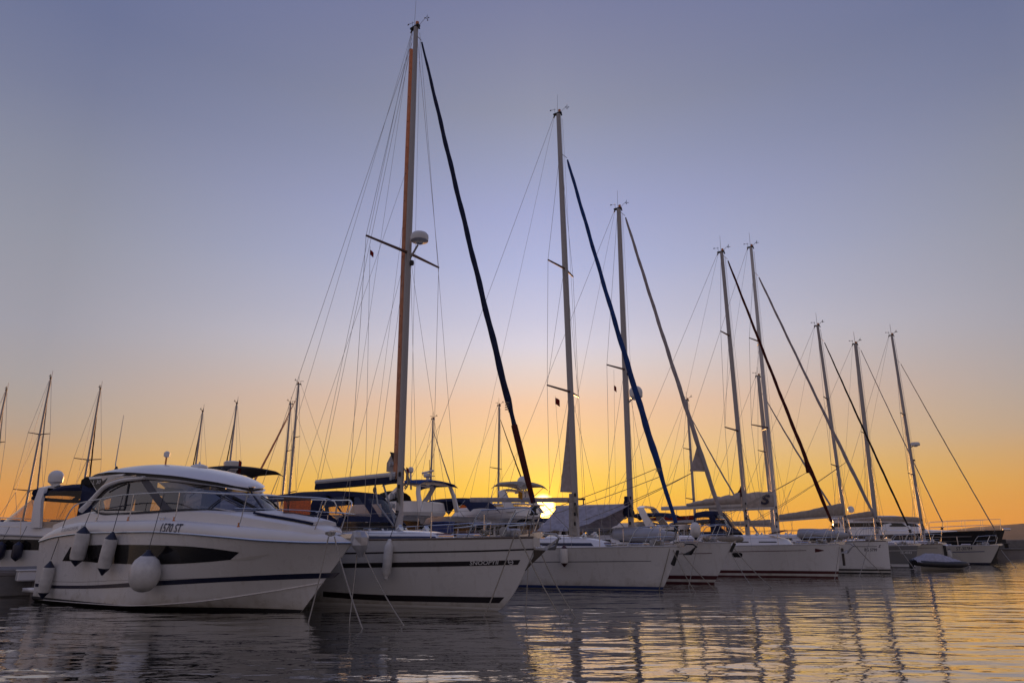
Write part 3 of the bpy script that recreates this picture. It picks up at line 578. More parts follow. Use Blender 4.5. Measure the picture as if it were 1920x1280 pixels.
wire(r, 'topping_lift', [t_ + Vector((-.2, 0, -.1)), Bm + Vector((0, 0, .12))], .005); wire(r, 'boom_vang', [A.lerp(Bm, .12) - Vector((0, 0, .15)), b2.cp(742, 985)], .025)
wire(r, 'mainsheet', [A.lerp(Bm, .22) - Vector((0, 0, .15)), b2.cp(708, 945) , b2.cp(738, 985)], .022); MB().ell(A.lerp(Bm, .22) - Vector((0, 0, .28)), (.05, .05, .09)).build('block', 'rubber', r)
for i, (px, py, s) in enumerate(((738, 870, .10), (740, 893, .13), (741, 930, .11), (741, 948, .10))): MB().lathe([(s * .6, 0), (s * .55, .05), (s * .75, .07), (s * .75, .1), (.02, .11)], b2.cp(px, py, -.05) + Vector((-.02, 0, 0)), (-.5, -1, 0), 14).build('winch', 'galv', b2.mast)
mb = MB()
for k in range(7): mb.tube([b2.cp(757 + k * .8, 876 + k, .02 * k) , b2.cp(763 + k, 890 + k * 2, .02 * k), b2.cp(764 - k * .4, 912, .02 * k), b2.cp(759 - k * .5, 918 - k * 3, .03 * k)], .012, 5)
mb.build('rope_coil', 'rope', b2.mast)
rd = b2.cp(784, 447); radar(r, rd + Vector((.06, 0, .02)), .255, .26); MB().tube([b2.mp(rd.z - .55) + Vector((.06, 0, 0)), rd + Vector((0, 0, -.2))], .03, 6).build('radar_bracket', 'alu', b2.mast)
MB().lathe([(.06, 0), (.07, .05), (.06, .12), (.02, .14)], b2.mp(rd.z - .75) + Vector((.15, 0, 0)), n=12).build('deck_light', 'rubber', b2.mast)
sprayhood(r, b2.cp(545, 960).x, b2.cp(742, 960).x - .75, 1.25, 1.82, b2.cp(640, 921).z, 'navycloth', slope=.85)
MB().prism([b2.cp(1000, 1006, -.07) , b2.cp(1011, 1006, -.06), b2.cp(1012.5, 1024, -.05), b2.cp(1001, 1026, -.07)], (0, .012, 0)).build('bow_plate', 'gel2', b2.ho)
MB().loft([[b2.cp(x, y, s * w) for s, w in ((-1, .03), (1, .03))] + [b2.cp(x2, y2, .03), b2.cp(x2, y2, -.03)] for x, y, x2, y2, w in ((1001, 1030, 1024, 1031, 1), (1000, 1043, 1012, 1043, 1), (991, 1058, 996, 1058, 1), (984, 1069, 986, 1069, 1))], 0, True, False).build('stem_fitting', 'dark', b2.ho)
anchor(r, b2.hull.ov + .40, b2.hull.zb + .02, 'galv', .8)
q_ = b2.fs[2]; MB().tube(q_[21:], [.075, .078, .07, .055], 10).build('sail_foot', 'darkredcloth', b2.fs[3])
MB().tube([P_ for P_ in [b2.fs[2][20] + Vector((.075 * math.cos(k * .7), .075 * math.sin(k * .7), -k * .006)) for k in range(40)]], .012, 5).build('lashing', 'rope', b2.fs[3])
b3 = sailboat(dict(name='sailing_yacht', group=GR, label='white yacht with blue furled headsail and grey boom under the setting sun', wl=(1241, 1106), a=32.5, L=12, beam=3.5, bow=(1275, 1024), g_bow=.5,
    belts=[(.015, .10, 'bluestripe')], af=.0, stripes=[([(1000, 1052.6), (1110, 1051.8), (1221, 1050.8)], [(1000, 1053.8), (1110, 1053), (1221, 1051.8)], 'navy')], coach=(-7.6, -1.6, 1.15, .34), winmat='navy', win=(.2, .42), winseg=((26, 39),),
    mast=((1047, 214), (1081, 1000)), mr=(.115, .085), frac=True, fs=((1064, 300), (1267, 980), [(0, .03), (.03, .055), (.4, .075), (.72, .10), (.86, .11), (.88, .08), (1, .06)], 'bluecloth'), sag=.35,
    spr=[((1025, 497), (1077, 519), 1.0), ((1021, 731), (1090, 746), 1.2)], boom=((1066, 937), (882, 936.5), .085, 'greycloth'), split=True))
r = b3.root_o
MB().sheet([[b3.cp(1069, 748), b3.cp(1072, 830), b3.cp(1076, 923)], [b3.cp(1066, 755), b3.cp(1060, 832), b3.cp(1050, 922)]], (0, .03, 0)).build('mainsail_corner', 'greycloth', r)
MB().loft([[p + Vector((k * math.cos(a) - .03, .8 * k * math.sin(a), 0)) for a in [2 * math.pi * j / 16 for j in range(16)]] for p, k in ((b3.cp(1075, 925), .13), (b3.cp(1076, 945), .15), (b3.cp(1077, 985), .17), (b3.cp(1078, 1003), .19))]).build('mast_cover', 'beigecloth', r)
for dy in (0, 6): wire(r, 'headsail_sheet', sagline(b3.fs[2][21] + Vector((0, -.05, -.05 * dy)), Vector((-6.5, -1.1 + dy * .1, 1.75)), .12), .013, 'rope')
MB().tube([b3.fs[2][21] + Vector((.10 * math.cos(k * .7), .10 * math.sin(k * .7), -k * .005)) for k in range(30)], .012, 5).build('lashing', 'rope', b3.fs[3])
anchor(r, b3.hull.ov + .38, b3.hull.zb + .02, 'rubber', .8); MB().box((b3.hull.ov - .2, 0, b3.hull.zb - .32), (.16, .1, .5), ch=.02, rot=Matrix.Rotation(R(22), 3, 'Y')).build('stem_guard', 'rubber', b3.ho)
b4 = sailboat(dict(name='sailing_yacht', group=GR, label='white yacht with grey furled headsail, tarpaulin tent and a dinghy on deck', wl=(1338, 1094), a=32.5, L=11.2, beam=3.4, bow=(1372, 1017), g_bow=.5,
    belts=[(.15, .28, 'maroon'), (.0, .055, 'maroon')], af=.0, stripes=[([(1200, 1038), (1280, 1037), (1335, 1036)], [(1200, 1039.2), (1280, 1038.2), (1335, 1037.2)], 'maroon')], coach=(-6.6, -2.2, 1.1, .35),
    mast=((1160, 392), (1183, 975)), mr=(.12, .085), fs=((1173, 408), (1352, 965), [(0, .03), (.04, .05), (.4, .07), (.8, .085), (1, .075)], 'greycloth'), sag=.3, clew=(.795, .90, .66, -.05),
    spr=[((1122, 685), (1190, 709), .95)], boom=((1173, 948), (1042, 951), .08, 'spar')))
r = b4.root_o
ra_, rb_ = b4.cp(1186, 943), b4.cp(1046, 950); G = []
for i in range(11):
    t = i / 10; p = ra_.lerp(rb_, t); k = .55 + .45 * min(1, t * 2.2); row = []
    for j in range(13):
        u = j / 6 - 1; row.append(p + Vector((-.35 * abs(u) * (1 - t) * 2.2, u * 1.75 * k, -abs(u) ** 1.15 * 1.0 * k - .06 * math.sin(math.pi * abs(u)) - .10 * math.sin(math.pi * t) * math.sin(math.pi * abs(u)) + .035 * math.sin(i * 2.1 + j * .6) * abs(u))))
    G.append(row)
MB().sheet(G, (0, 0, -.012)).build('boom_tent', 'tarp', r)
MB().loft([[p + Vector((k * math.cos(a) - .04, .8 * k * math.sin(a), 0)) for a in [2 * math.pi * j / 14 for j in range(14)]] for p, k in [(b4.cp(1178, 930).lerp(b4.cp(1181, 968), i / 12), .12 + (.012 * i if i < 11 else .012 * (21 - i) * .9) + .012 * math.sin(i * 2.1)) for i in range(13)]]).build('mast_cover', 'navycloth', r)
q = b4.cp(1188, 736); sat_dome(b4.mast, q + Vector((.10, 0, 0)), .27); MB().tube([b4.mp(q.z - .45), q + Vector((0, 0, -.2))], .035, 6).build('dome_bracket', 'alu', b4.mast)
MB().lathe([(.06, 0), (.08, .06), (.05, .12)], b4.mp(q.z + .75) + Vector((.14, 0, 0)), n=10).build('deck_light', 'rubber', b4.mast)
for dy in (0, 6): wire(r, 'headsail_sheet', sagline(b4.fs[2][21] + Vector((-.5, -.05, 0)), Vector((-6.0, -1.1 + dy * .15, 1.85)), .12), .014, 'rope')
MB().loft([[Vector((b4.hull.ov + x, w * math.cos(a), b4.hull.zb + .13 + h * math.sin(a))) for a in [2 * math.pi * j / 10 for j in range(10)]] for x, w, h in ((-.5, .05, .04), (-.3, .12, .13), (.05, .13, .14), (.2, .08, .09), (.28, .1, .12), (.42, .05, .06))]).build('anchor_cover', 'beigecloth', r)
MB().box((b4.hull.ov + .02, 0, b4.hull.zb - .16), (.10, .06, .34), rot=Matrix.Rotation(R(30), 3, 'Y')).build('stem_guard', 'rubber', b4.ho)
b5 = sailboat(dict(name='sailing_yacht', group=GR, label='white yacht with dark red furled headsail and an oval dark hull window', wl=(1571, 1083), a=33, L=11.6, beam=3.7, bow=(1577, 1020), g_bow=.4, stem_pow=1,
    belts=[(.155, .27, 'maroon'), (.0, .06, 'maroon')], af=.0, stripes=[([(1330, 1034), (1420, 1032.5), (1512, 1030.8)], [(1330, 1035.2), (1420, 1033.6), (1512, 1031.8)], 'maroon'), ([(1372, 1037), (1376, 1035.6), (1388, 1035.6), (1392, 1037.5)], [(1372.5, 1042), (1377, 1044), (1389, 1044.3), (1392, 1042)], 'darkwin'),
             ([(1528, 1027.6), (1536, 1029), (1545, 1031.2)], [(1528, 1035), (1536, 1033.8), (1545, 1031.8)], 'maroon')], coach=(-7.4, -1.55, 1.2, .42), win=(.3, .36),
    mast=((1353, 473), (1402, 1000)), fs=((1365, 489), (1559, 978), [(0, .03), (.05, .045), (.4, .062), (.8, .082), (.87, .085), (1, .05)], 'darkredcloth'), sag=.3, clew=(.79, .865, .22, .02),
    spr=[((1345, 626), (1378, 638), .8), ((1348, 806), (1397, 815), 1.1)], boom=((1390, 947), (1240, 953), .09, 'spar')))
r = b5.root_o; a, b_ = b5.boom
stack(b5, a + Vector((0, 0, .06)), a.lerp(b_, .66) + Vector((0, 0, .06)), (.52, .42, .38, .30, .22, .12), .16, 'mainsail', 'whitecloth', b5.bo, wob=.09)
MB().sheet([[b5.cp(1393, 900), b5.cp(1395, 916), b5.cp(1396, 931)], [b5.cp(1392, 903), b5.cp(1386, 918), b5.cp(1377, 931)]], (0, .05, 0)).build('sail_corner', 'darkredcloth', r)
sprayhood(r, b5.cp(1315, 960).x, b5.cp(1378, 970).x, 1.2, 1.72, b5.cp(1350, 957).z, 'navycloth', slope=.7)
for dy in (0, 6): wire(r, 'headsail_sheet', sagline(b5.fs[2][20] + Vector((-.2, -.05, 0)), Vector((-6.4, -1.3 + dy * .15, 1.8)), .15), .012, 'rope')
MB().box((b5.hull.ov + .02, 0, b5.hull.zb - .5), (.10, .08, .7), ch=.02).build('stem_guard', 'dark', b5.ho); anchor(r, b5.hull.ov + .3, b5.hull.zb - .02, 'galv', 1.0)
MB().box((b5.cp(1463, 1003).x, -.3, b5.lv[-1][0] + .12), (.7, .5, .04), rot=Matrix.Rotation(R(-12), 3, 'Y')).build('deck_hatch', 'smoke', r)
b6 = sailboat(dict(name='sailing_yacht', group=GR, label='white yacht marked BG 5799 with plumb bow and black waterline stripe', wl=(1670.5, 1075), a=33, L=12.2, beam=3.8, ov=.02, bow=(1664.5, 1014), g_bow=.5, stem_pow=1,
    belts=[(.12, .20, 'black')], af=.04, afm='black', stripes=[([(1596, 1023.6), (1644, 1023.4)], [(1596, 1024.6), (1644, 1024.3)], 'dark')],
    texts=[('BG 5799', (1621, 1032.8), (1644.5, 1033.2), (1621, 1027), 'letter', 0, .015), ('BENETEAU', (1625, 1064.8), (1658, 1065.2), (1625, 1061.6), 'greyletter', 0, 0), ('S', (1647.2, 1026.2), (1651, 1026.3), (1647.8, 1020.8), 'letter', .2, .03)], coach=(-8, -2.4, 1.2, .38), railmat='teak', deckmat='teak',
    mast=((1408, 464), (1457, 985)), frac=True, fs=((1423, 520), (1641, 970), [(0, .03), (.05, .05), (.5, .062), (.85, .085), (1, .06)], 'greycloth'), sag=.3, spr=[((1394, 641), (1432, 647), .9), ((1393, 802), (1446, 808), 1.2)], mastmat='spar', boom=((1452, 951), (1330, 956), .10, 'spar'), open_bow=True))
r = b6.root_o; a, b_ = b6.boom; bag = stack(b6, a + Vector((0, 0, .0)), b_, (.80, .84, .74, .5, .35), .15, 'sail_bag', 'whitecloth', b6.bo)
V, Fs = text_verts('S', .25, .04); p = b6.cp(1437, 938); MB().add([(p.x - .26 + .52 * x, -.185 - .03 * math.sin(math.pi * z), p.z - .22 + .52 * z) for x, z in V], Fs, 0, False).build('emblem', 'letter', bag)
for dy in (0, 6): wire(r, 'headsail_sheet', sagline(b6.fs[2][19] + Vector((0, -.05, 0)), Vector((-7, -1.3 + dy * .15, 1.9)), .15), .013, 'rope')
b7 = sailboat(dict(name='sailing_yacht', group=GR, label='dark grey hulled yacht lettered IZ-4033 with beige sail cover', wl=(1716, 1064), a=33, L=11.5, beam=3.7, bow=(1721, 1022), hullmat='gelgrey', g_bow=.5, stem_pow=1,
    belts=[(.05, .20, 'gel')], af=.05, stripes=[([(1655, 1031.6), (1719, 1030.9)], [(1655, 1032.6), (1719, 1031.8)], 'gel')], texts=[('IZ-4033', (1689, 1037.5), (1709.5, 1037.8), (1689, 1033.2), 'whiteletter', 0, .01)], coach=(-7.5, -2.2, 1.1, .36),
    mast=((1533, 611), (1588, 1003)), fs=((1546, 642), (1702, 985), [(0, .025), (.1, .04), (.7, .06), (1, .05)], 'blackcloth'), sag=.3, spr=[((1541, 747), (1566, 753), .8), ((1552, 872), (1588, 879), 1.0)], boom=((1582, 966), (1462, 975), .09, 'spar')))
a, b_ = b7.boom; stack(b7, a, b_, (.74, .66, .5, .42, .36), .17, 'sail_cover', 'beigecloth', b7.bo, wob=.03)
b8 = sailboat(dict(name='sailing_yacht', group=GR, label='beige hulled yacht with plumb dark stem behind the covered tender', wl=(1765, 1060), a=33, L=11, beam=3.5, bow=(1769, 1020), hullmat='gelbeige', g_bow=.5, stem_pow=1, coach=(-7, -2.2, 1.1, .36), railmat='teak',
    mast=((1604, 645), (1645, 1000)), mr=(.14, .1), fs=((1614, 656), (1767, 978), [(0, .02), (.5, .03), (1, .035)], 'greycloth'), sag=.3, spr=[((1610.7, 811), (1634, 818.6), .85)], boom=((1640, 968), (1578, 974), .08, 'spar'), texts=[], stripes=[([(1700, 1026.5), (1758, 1026)], [(1700, 1027.4), (1758, 1026.8)], 'dark')]))
a, b_ = b8.boom; stack(b8, a, b_, (.4, .34, .25), .15, 'sail_cover', 'beigecloth', b8.bo); MB().box((b8.hull.ov + .03, 0, b8.hull.zb - .45), (.16, .16, .8), ch=.02).build('stem_guard', 'rubber', b8.ho)
b9 = sailboat(dict(name='sailing_yacht', group=GR, label='cream yacht lettered ST-30784 at the far end of the row', wl=(1855, 1058), a=33, L=10.8, beam=3.5, bow=(1874, 1022), hullmat='gel2', g_bow=.5,
    belts=[(.02, .12, 'navy')], af=.02, stripes=[([(1774, 1034), (1846, 1032.6)], [(1774, 1035.6), (1846, 1034)], 'bluestripe')], texts=[('ST-30784', (1793, 1031.2), (1823, 1030.5), (1793, 1025), 'letter', 0, .01)], coach=(-7, -2, 1.1, .35),
    mast=((1672, 629), (1731, 1000)), frac=True, fs=((1689, 682), (1864, 990), [(0, .02), (.5, .032), (1, .035)], 'beigecloth'), sag=.3, spr=[((1683, 777), (1702, 781), .8), ((1695, 889), (1723, 894), 1.1)], boom=((1724, 979), (1600, 975), .09, 'spar')))
a, b_ = b9.boom; stack(b9, a, b_, (.35, .38, .34, .3, .2), .14, 'sail_cover', 'beigecloth', b9.bo); q = b9.cp(1716, 832); radar(b9.mast, q, .3, .26); MB().tube([b9.mp(q.z - .3), q], .03, 6).build('radar_bracket', 'alu', b9.mast)
MB().lathe([(.06, 0), (.08, .06), (.05, .12)], b9.mp(b9.cp(1714, 864).z) + Vector((.15, 0, 0)), n=10).build('deck_light', 'rubber', b9.mast)
def clutter(B, seed, mx):
    rnd = random.Random(seed); h = B.hull; r = B.root_o; dk = lambda x, y: Vector((x, y, h.sx(x) + .04))
    for x in (mx + 1.2, mx + 2.3): p = dk(x, 0); MB().box(p + Vector((0, 0, .05)), (.55, .55, .07), ch=.02).build('hatch_frame', 'steel', r); MB().box(p + Vector((0, 0, .10)), (.47, .47, .03), ch=.01).build('hatch', 'smoke', r)
    for sd in (-1, 1):
        for x in (mx + 3.0, mx - .6): y = sd * (h(x, h.sx(x)) - .13); MB().tube([(x - .13, y, h.sx(x) + .09), (x + .13, y, h.sx(x) + .09)], .016, 6).tube([(x - .05, y, h.sx(x)), (x - .05, y, h.sx(x) + .09)], .014, 5).tube([(x + .05, y, h.sx(x)), (x + .05, y, h.sx(x) + .09)], .014, 5).build('cleat', 'steel', r)
    x = mx + 3.0; y = -(h(x, h.sx(x)) - .13); mb = MB()
    for k in range(4): mb.tube([(x + .11 * math.cos(a + k) + .015 * k, y + .09 * math.sin(a), h.sx(x) + .10 + .035 * math.sin(2 * a + k) + .02 * k) for a in [2 * math.pi * j / 10 for j in range(11)]], .016, 5)
    mb.build('rope_coil', 'rope', r)
    p = dk(h.ov - .75, 0); MB().box(p + Vector((0, 0, .08)), (.42, .26, .18), ch=.04).lathe([(.10, 0), (.07, .04), (.07, .10), (.11, .14), (.02, .15)], p + Vector((0, -.14, .10)), (0, -1, 0), 12).build('windlass', 'galv', r)
    for sd in (-.45, .45): q = B.mp(B.base.z + .1) + Vector((.45, sd, -.02)); MB().lathe([(.06, 0), (.055, .05), (.085, .07), (.08, .11), (.02, .12)], q, (.9, 0, .45), 12).build('vent_cowl', 'steel', r)
    for k in range(4):
        z = B.base.z + .5 + .32 * k; q = B.mp(z) + Vector((.02 * k, -.10, 0)); MB().box(q, (.07, .05, .12), ch=.015).build('mast_cleat', 'rubber', B.mast)
    mb = MB(); q = B.mp(B.base.z + 1.1) + Vector((.05, -.13, 0))
    for k in range(5): mb.tube([q + Vector((.02 * k, 0, 0)), q + Vector((.05 + .02 * k, -.02, -.32 - .03 * k)), q + Vector((-.03 + .02 * k, -.01, -.02))], .010, 5)
    mb.build('halyard_coil', 'rope', B.mast)
for n_, (B_, q_) in enumerate(((b2, -3.0), (b3, -3.0), (b4, -3.1), (b5, -3.5), (b6, -4.9), (b7, -3.4), (b8, -3.1), (b9, -3.4))): clutter(B_, n_, q_)
# ------------------------------------------------------------------ motor cruiser 1570 ST
mc = Berth(water_at(565, 1147), 29.5); root = mc.root('motor_cruiser', 'white hardtop motor cruiser marked 1570 ST with long dark hull window', 'motorboat')
PLANM = [(0, .012), (.03, .13), (.08, .31), (.15, .52), (.26, .76), (.40, .93), (.55, 1), (.78, .985), (1, .93)]
hm = Hull(9.35, 3.25, 1.32, [(0, 1.43), (.05, 1.43), (.17, 1.47), (.27, 1.54), (.42, 1.63), (.52, 1.66), (.74, 1.65), (.92, 1.56), (1, 1.45)], PLANM, g_bow=.42, g_mid=.93, zbot=-.5, chine=pchip((0, .12, .3, .5, 1), (.60, .40, .17, .07, .05)), rake=.10, stem_pow=1.0, flare=1.9)
ho = hm.mesh(64, 22).build('hull', 'hullgel', root); ts = [(i / 50) ** 1.3 for i in range(51)]
mb = MB()
for sd in (-1, 1):
    G = []
    for t in ts:
        zt_ = .13 * t + .05 * (1 - t); G.append([(lambda xh: (xh[0], sd * (xh[1] + .016), zt_ + (-.3 - zt_) * k / 8))(hm.tz(t, zt_ + (-.3 - zt_) * k / 8)) for k in range(9)])
    mb.grid(G)
mb.build('antifouling', 'antifoul', ho)
conv = lambda P: [(lambda v: (v.x, v.z))(mc.on(hm, *p)) for p in P]
hm.strip(conv([(66, 1093), (95, 1096), (150, 1097), (300, 1088), (450, 1080), (560, 1075), (636, 1073)]), conv([(66, 1099), (95, 1102), (150, 1103), (300, 1097), (450, 1089), (560, 1085), (625, 1083)])).build('stripe', 'navy', ho)
hw = hm.strip(conv([(132, 1025), (150, 1022.5), (220, 1020.5), (280, 1021), (340, 1023), (400, 1028), (449, 1035)]), conv([(117, 1051), (150, 1051.5), (200, 1055.5), (280, 1057.5), (330, 1056.5), (400, 1052), (432, 1049)]), 48, .006).build('hull_window', 'darkwin', ho)
hm.strip(conv([(72, 1088), (140, 1090), (200, 1088)]), conv([(72, 1089), (140, 1091), (200, 1089)]), 30, .003).build('knuckle_line', 'greyletter', ho); hm.strip(conv([(200, 1087.5), (380, 1083), (520, 1077)]), conv([(200, 1088.3), (380, 1083.8), (520, 1077.7)]), 30, .003).build('knuckle_line', 'greyletter', ho)
hm.strip(conv([(432, 1049), (470, 1043), (505, 1038.5)]), conv([(431, 1050.6), (470, 1049), (505, 1039.5)]), 12, .007).build('window_trim', 'gel2', ho)
mb = MB()
for sd in (-1, 1): mb.tube([(lambda xh: (xh[0], sd * (xh[1] + .012), hm.chine(t) + .01))(hm.tz(t, hm.chine(t))) for t in ts[:-3]], .012, 5)
mb.build('spray_rail', 'gel', ho)
# rub rail, bulwark moulding and deck
zg = pchip((-8.0, -7.64, -6.92, -5.8, -3.2, -1.5, -1.15, .73, 1.32), (1.52, 1.69, 1.86, 1.93, 1.92, 1.81, 1.78, 1.61, 1.52))
def gun(t):
    z = hm.sheer(t); x, h = hm.tz(t, z); return x, h, z, max(zg(x), z + .04)
mb = MB(); rb = MB(); dk = MB(); Gd = []
for sd in (-1, 1):
    G = []
    for t in ts:
        x, h, z, g_ = gun(t); d = g_ - z; G.append([(x, sd * max(h + a, .0), z + b * d) for a, b in ((.012, 0), (.02, .15), (.0, .5), (-.045, .82), (-.10, .97), (-.17, 1.0))])
    mb.grid(G); rb.tube([(gun(t)[0], sd * (gun(t)[1] + .012), gun(t)[2]) for t in ts], .024, 6)
for t in ts: x, h, z, g_ = gun(t); hh = max(h - .17, .0); Gd.append([(x, u * hh, g_ + .05 * (1 - u * u)) for u in (-1, -.6, -.2, .2, .6, 1)])
mo = mb.build('bulwark', 'gel', root); rb.build('rub_rail', 'steel', root); MB().grid(Gd).build('deck', 'deck', root)
def mside(x, z):
    t = .5
    for _ in range(6): zr = hm.sheer(t); t = min(1, max(0, (hm.ub(zr) - x) / (hm.ub(zr) - hm.ut(zr))))
    X, h, zr, g_ = gun(t); b = (z - zr) / (g_ - zr); f = pchip((0, .15, .5, .82, .97, 1), (.012, .02, 0, -.045, -.10, -.17)); return h + f(b)
def mon(px, py):
    v = -1.4; q = None
    for _ in range(14): q = mc.cp(px, py, v); v = .5 * v - .5 * mside(q.x, q.z)
    return (q.x, q.z)
lettering('1570 ST', mside, mon(301, 997.5), mon(339, 999), mon(306.5, 980), mo, 'letter', .0, .012, .008)
lettering('LEADER 30', mside, mon(115, 997), mon(159, 990), mon(117, 990.5), mo, 'greyletter', .15, 0, .006)
# trunk cabin on the foredeck and the side of the deckhouse up to the window sill
def sec(x, w, zt, zb_, r=.12): return [Vector((x, -w, zb_)), Vector((x, -w * .97, zt - .06)), Vector((x, -w * .88, zt - .01)), Vector((x, -w * .5, zt + .02)), Vector((x, 0, zt + .035)), Vector((x, w * .5, zt + .02)), Vector((x, w * .88, zt - .01)), Vector((x, w * .97, zt - .06)), Vector((x, w, zb_))]
ST = [(-7.75, 1.36, 1.93, 1.5), (-6.9, 1.36, 2.10, 1.7), (-6.2, 1.34, 2.2, 1.8), (-5.5, 1.34, 2.12, 1.85), (-3.9, 1.33, 2.13, 1.85), (-2.6, 1.25, 2.16, 1.8), (-1.6, 1.05, 2.10, 1.75), (-.7, .86, 1.97, 1.7), (.15, .62, 1.84, 1.6), (.62, .42, 1.74, 1.6), (.8, .25, 1.66, 1.55)]
fx = [pchip([s[0] for s in ST], [s[k] for s in ST]) for k in (1, 2, 3)]
MB().loft([sec(x, fx[0](x), fx[1](x), fx[2](x)) for x in [-7.75 + 8.55 * i / 44 for i in range(45)]], 0, True, True, False).build('coachroof', 'gel', root)
sill = [(-6.25, -1.25, 2.26), (-5.9, -1.27, 2.15), (-5.5, -1.27, 2.11), (-3.9, -1.26, 2.13), (-2.7, -1.18, 2.16), (-1.8, -.95, 2.14), (-1.3, -.6, 2.12), (-1.12, -.25, 2.12), (-1.09, 0, 2.12)]
head = [(-6.42, -1.17, 2.36), (-6.0, -1.10, 2.74), (-5.4, -1.07, 2.88), (-4.7, -1.06, 2.90), (-3.5, -1.03, 2.81), (-2.65, -.86, 2.72), (-2.1, -.55, 2.665), (-1.86, -.22, 2.645), (-1.83, 0, 2.64)]
mir = lambda P: P + [(x, -y, z) for x, y, z in P[:-1]][::-1]
fwd = lambda P: [((p[0] + 3) * .83 - 3 if p[0] > -3 else p[0],) + tuple(p[1:]) for p in P]
sill, head = fwd(sill), fwd(head)
SI, HE = polyline(mir(sill), 81), polyline(mir(head), 81)
glassp = lambda i, t, o=0.: SI[i].lerp(HE[i], t) + Vector((0, math.copysign(o, SI[i].y) if abs(SI[i].y) > .3 else 0, 0)) + Vector((o if i in range(26, 55) else 0, 0, 0))
win = MB().grid([[glassp(i, t) for t in (0, .33, .66, 1)] for i in range(81)]).build('window', 'glass', root)
def onglass(i0, i1, t0, t1, w, m, name, off=.008, par=win): # a bar laid on the glass from (i0,t0) to (i1,t1)
    P = [];  n = 12
    for k in range(n + 1):
        f = k / n; i = i0 + (i1 - i0) * f; j = int(i); g_ = i - j; P.append(glassp(j, t0 + (t1 - t0) * f, off).lerp(glassp(min(80, j + 1), t0 + (t1 - t0) * f, off), g_))
    return MB().tube(P, w, 6).build(name, m, par)
for i0, s in ((18.5, 1), (61.5, -1)):
    mb = MB(); G = []
    for k in range(9):
        t = k / 8; row = []
        for d in (-1.6, -.8, 0, .8, 1.6):
            i = i0 + s * (3.6 - 6.0 * t) + d * s * .8; j = int(i); row.append(glassp(j, t, .006).lerp(glassp(min(80, j + 1), t, .006), i - j))
        G.append(row)
    mb.grid(G).build('pillar', 'navyplast', win)
onglass(40, 40, 0, 1, .018, 'navyplast', 'mullion')
for i0 in (10.5, 69.5): onglass(i0, i0 + (.8 if i0 < 40 else -.8), .12, .93, .022, 'rubber', 'window_frame'); onglass(i0, i0 + (-5 if i0 < 40 else 5), .93, .80, .016, 'rubber', 'window_frame'); onglass(i0, i0 + (-6 if i0 < 40 else 6), .10, .14, .02, 'rubber', 'window_frame')
for seq in (SI, HE): MB().tube([p + Vector((0, 0, -.008 if seq is SI else .012)) for p in seq], .020, 6).build('window_seal', 'rubber', win)
for i0, i1, t1 in ((30.5, 34.5, .62), (39.5, 36, .64), (49, 43, .62)):
    onglass(i0, i1, .02, t1, .013, 'rubber', 'wiper', .03); onglass(i1 - 1.2, i1 + 2.2, t1 + .12, t1 - .45, .014, 'rubber', 'wiper_blade', .03)
# hardtop: window frame band, dark groove and moulded roof
RS = [(-7.05, .98, 3.08, 3.20), (-6.6, 1.08, 3.14, 3.30), (-6.0, 1.13, 3.15, 3.36), (-5.2, 1.13, 3.11, 3.38), (-4.3, 1.11, 3.035, 3.31), (-3.3, 1.05, 2.935, 3.17), (-2.6, .92, 2.84, 3.02), (-2.1, .64, 2.765, 2.87), (-1.85, .36, 2.70, 2.77), (-1.76, .12, 2.68, 2.70)]
RS = fwd(RS); XF = RS[-1][0]
rf = [pchip([s[0] for s in RS], [s[k] for s in RS]) for k in (1, 2, 3)]
def roofring(x, inset=0, dz=0, kk=1): w, e, c = [f(x) for f in rf]; w = max(.05, w - inset); return [Vector((x, w * u, e + dz + (c - e) * kk * (1 - abs(u) ** 3.2))) for u in (-1, -.985, -.94, -.85, -.6, -.3, 0, .3, .6, .85, .94, .985, 1)]
xs = [-7.05 + (XF + 7.05) * (1 - (1 - i / 36) ** 1.4) for i in range(37)]
MB().loft([roofring(x) + [Vector((x, .4 * rf[0](x), rf[1](x) - .03)), Vector((x, -.4 * rf[0](x), rf[1](x) - .03))] for x in xs]).build('hardtop', 'gel', root)
edge = [Vector((x, -rf[0](x), rf[1](x))) for x in xs]; ef = mir([tuple(p) for p in edge[4:]] + [(XF + .01, 0, 2.68)]); EF = polyline(ef, 81)
HH = polyline(mir(head[1:]), 81)
mb = MB(); mb.grid([[EF[i] + Vector((0, -math.copysign(.05, EF[i].y) if abs(EF[i].y) > .08 else 0, .005)), EF[i] + Vector((0, -math.copysign(.05, EF[i].y) if abs(EF[i].y) > .08 else 0, -.09))] for i in range(81)]); mb.build('hardtop_groove', 'rubber', root)
mb = MB(); mb.grid([[EF[i] + Vector((0, -math.copysign(.05, EF[i].y) if abs(EF[i].y) > .08 else 0, -.078)), EF[i] + Vector((0, math.copysign(.035, EF[i].y) if abs(EF[i].y) > .1 else 0, -.085)), EF[i].lerp(HH[i], .7) + Vector((0, math.copysign(.045, EF[i].y) if abs(EF[i].y) > .1 else 0, -.01)), HH[i]] for i in range(81)]); mb.build('roof_frame', 'gel', root)
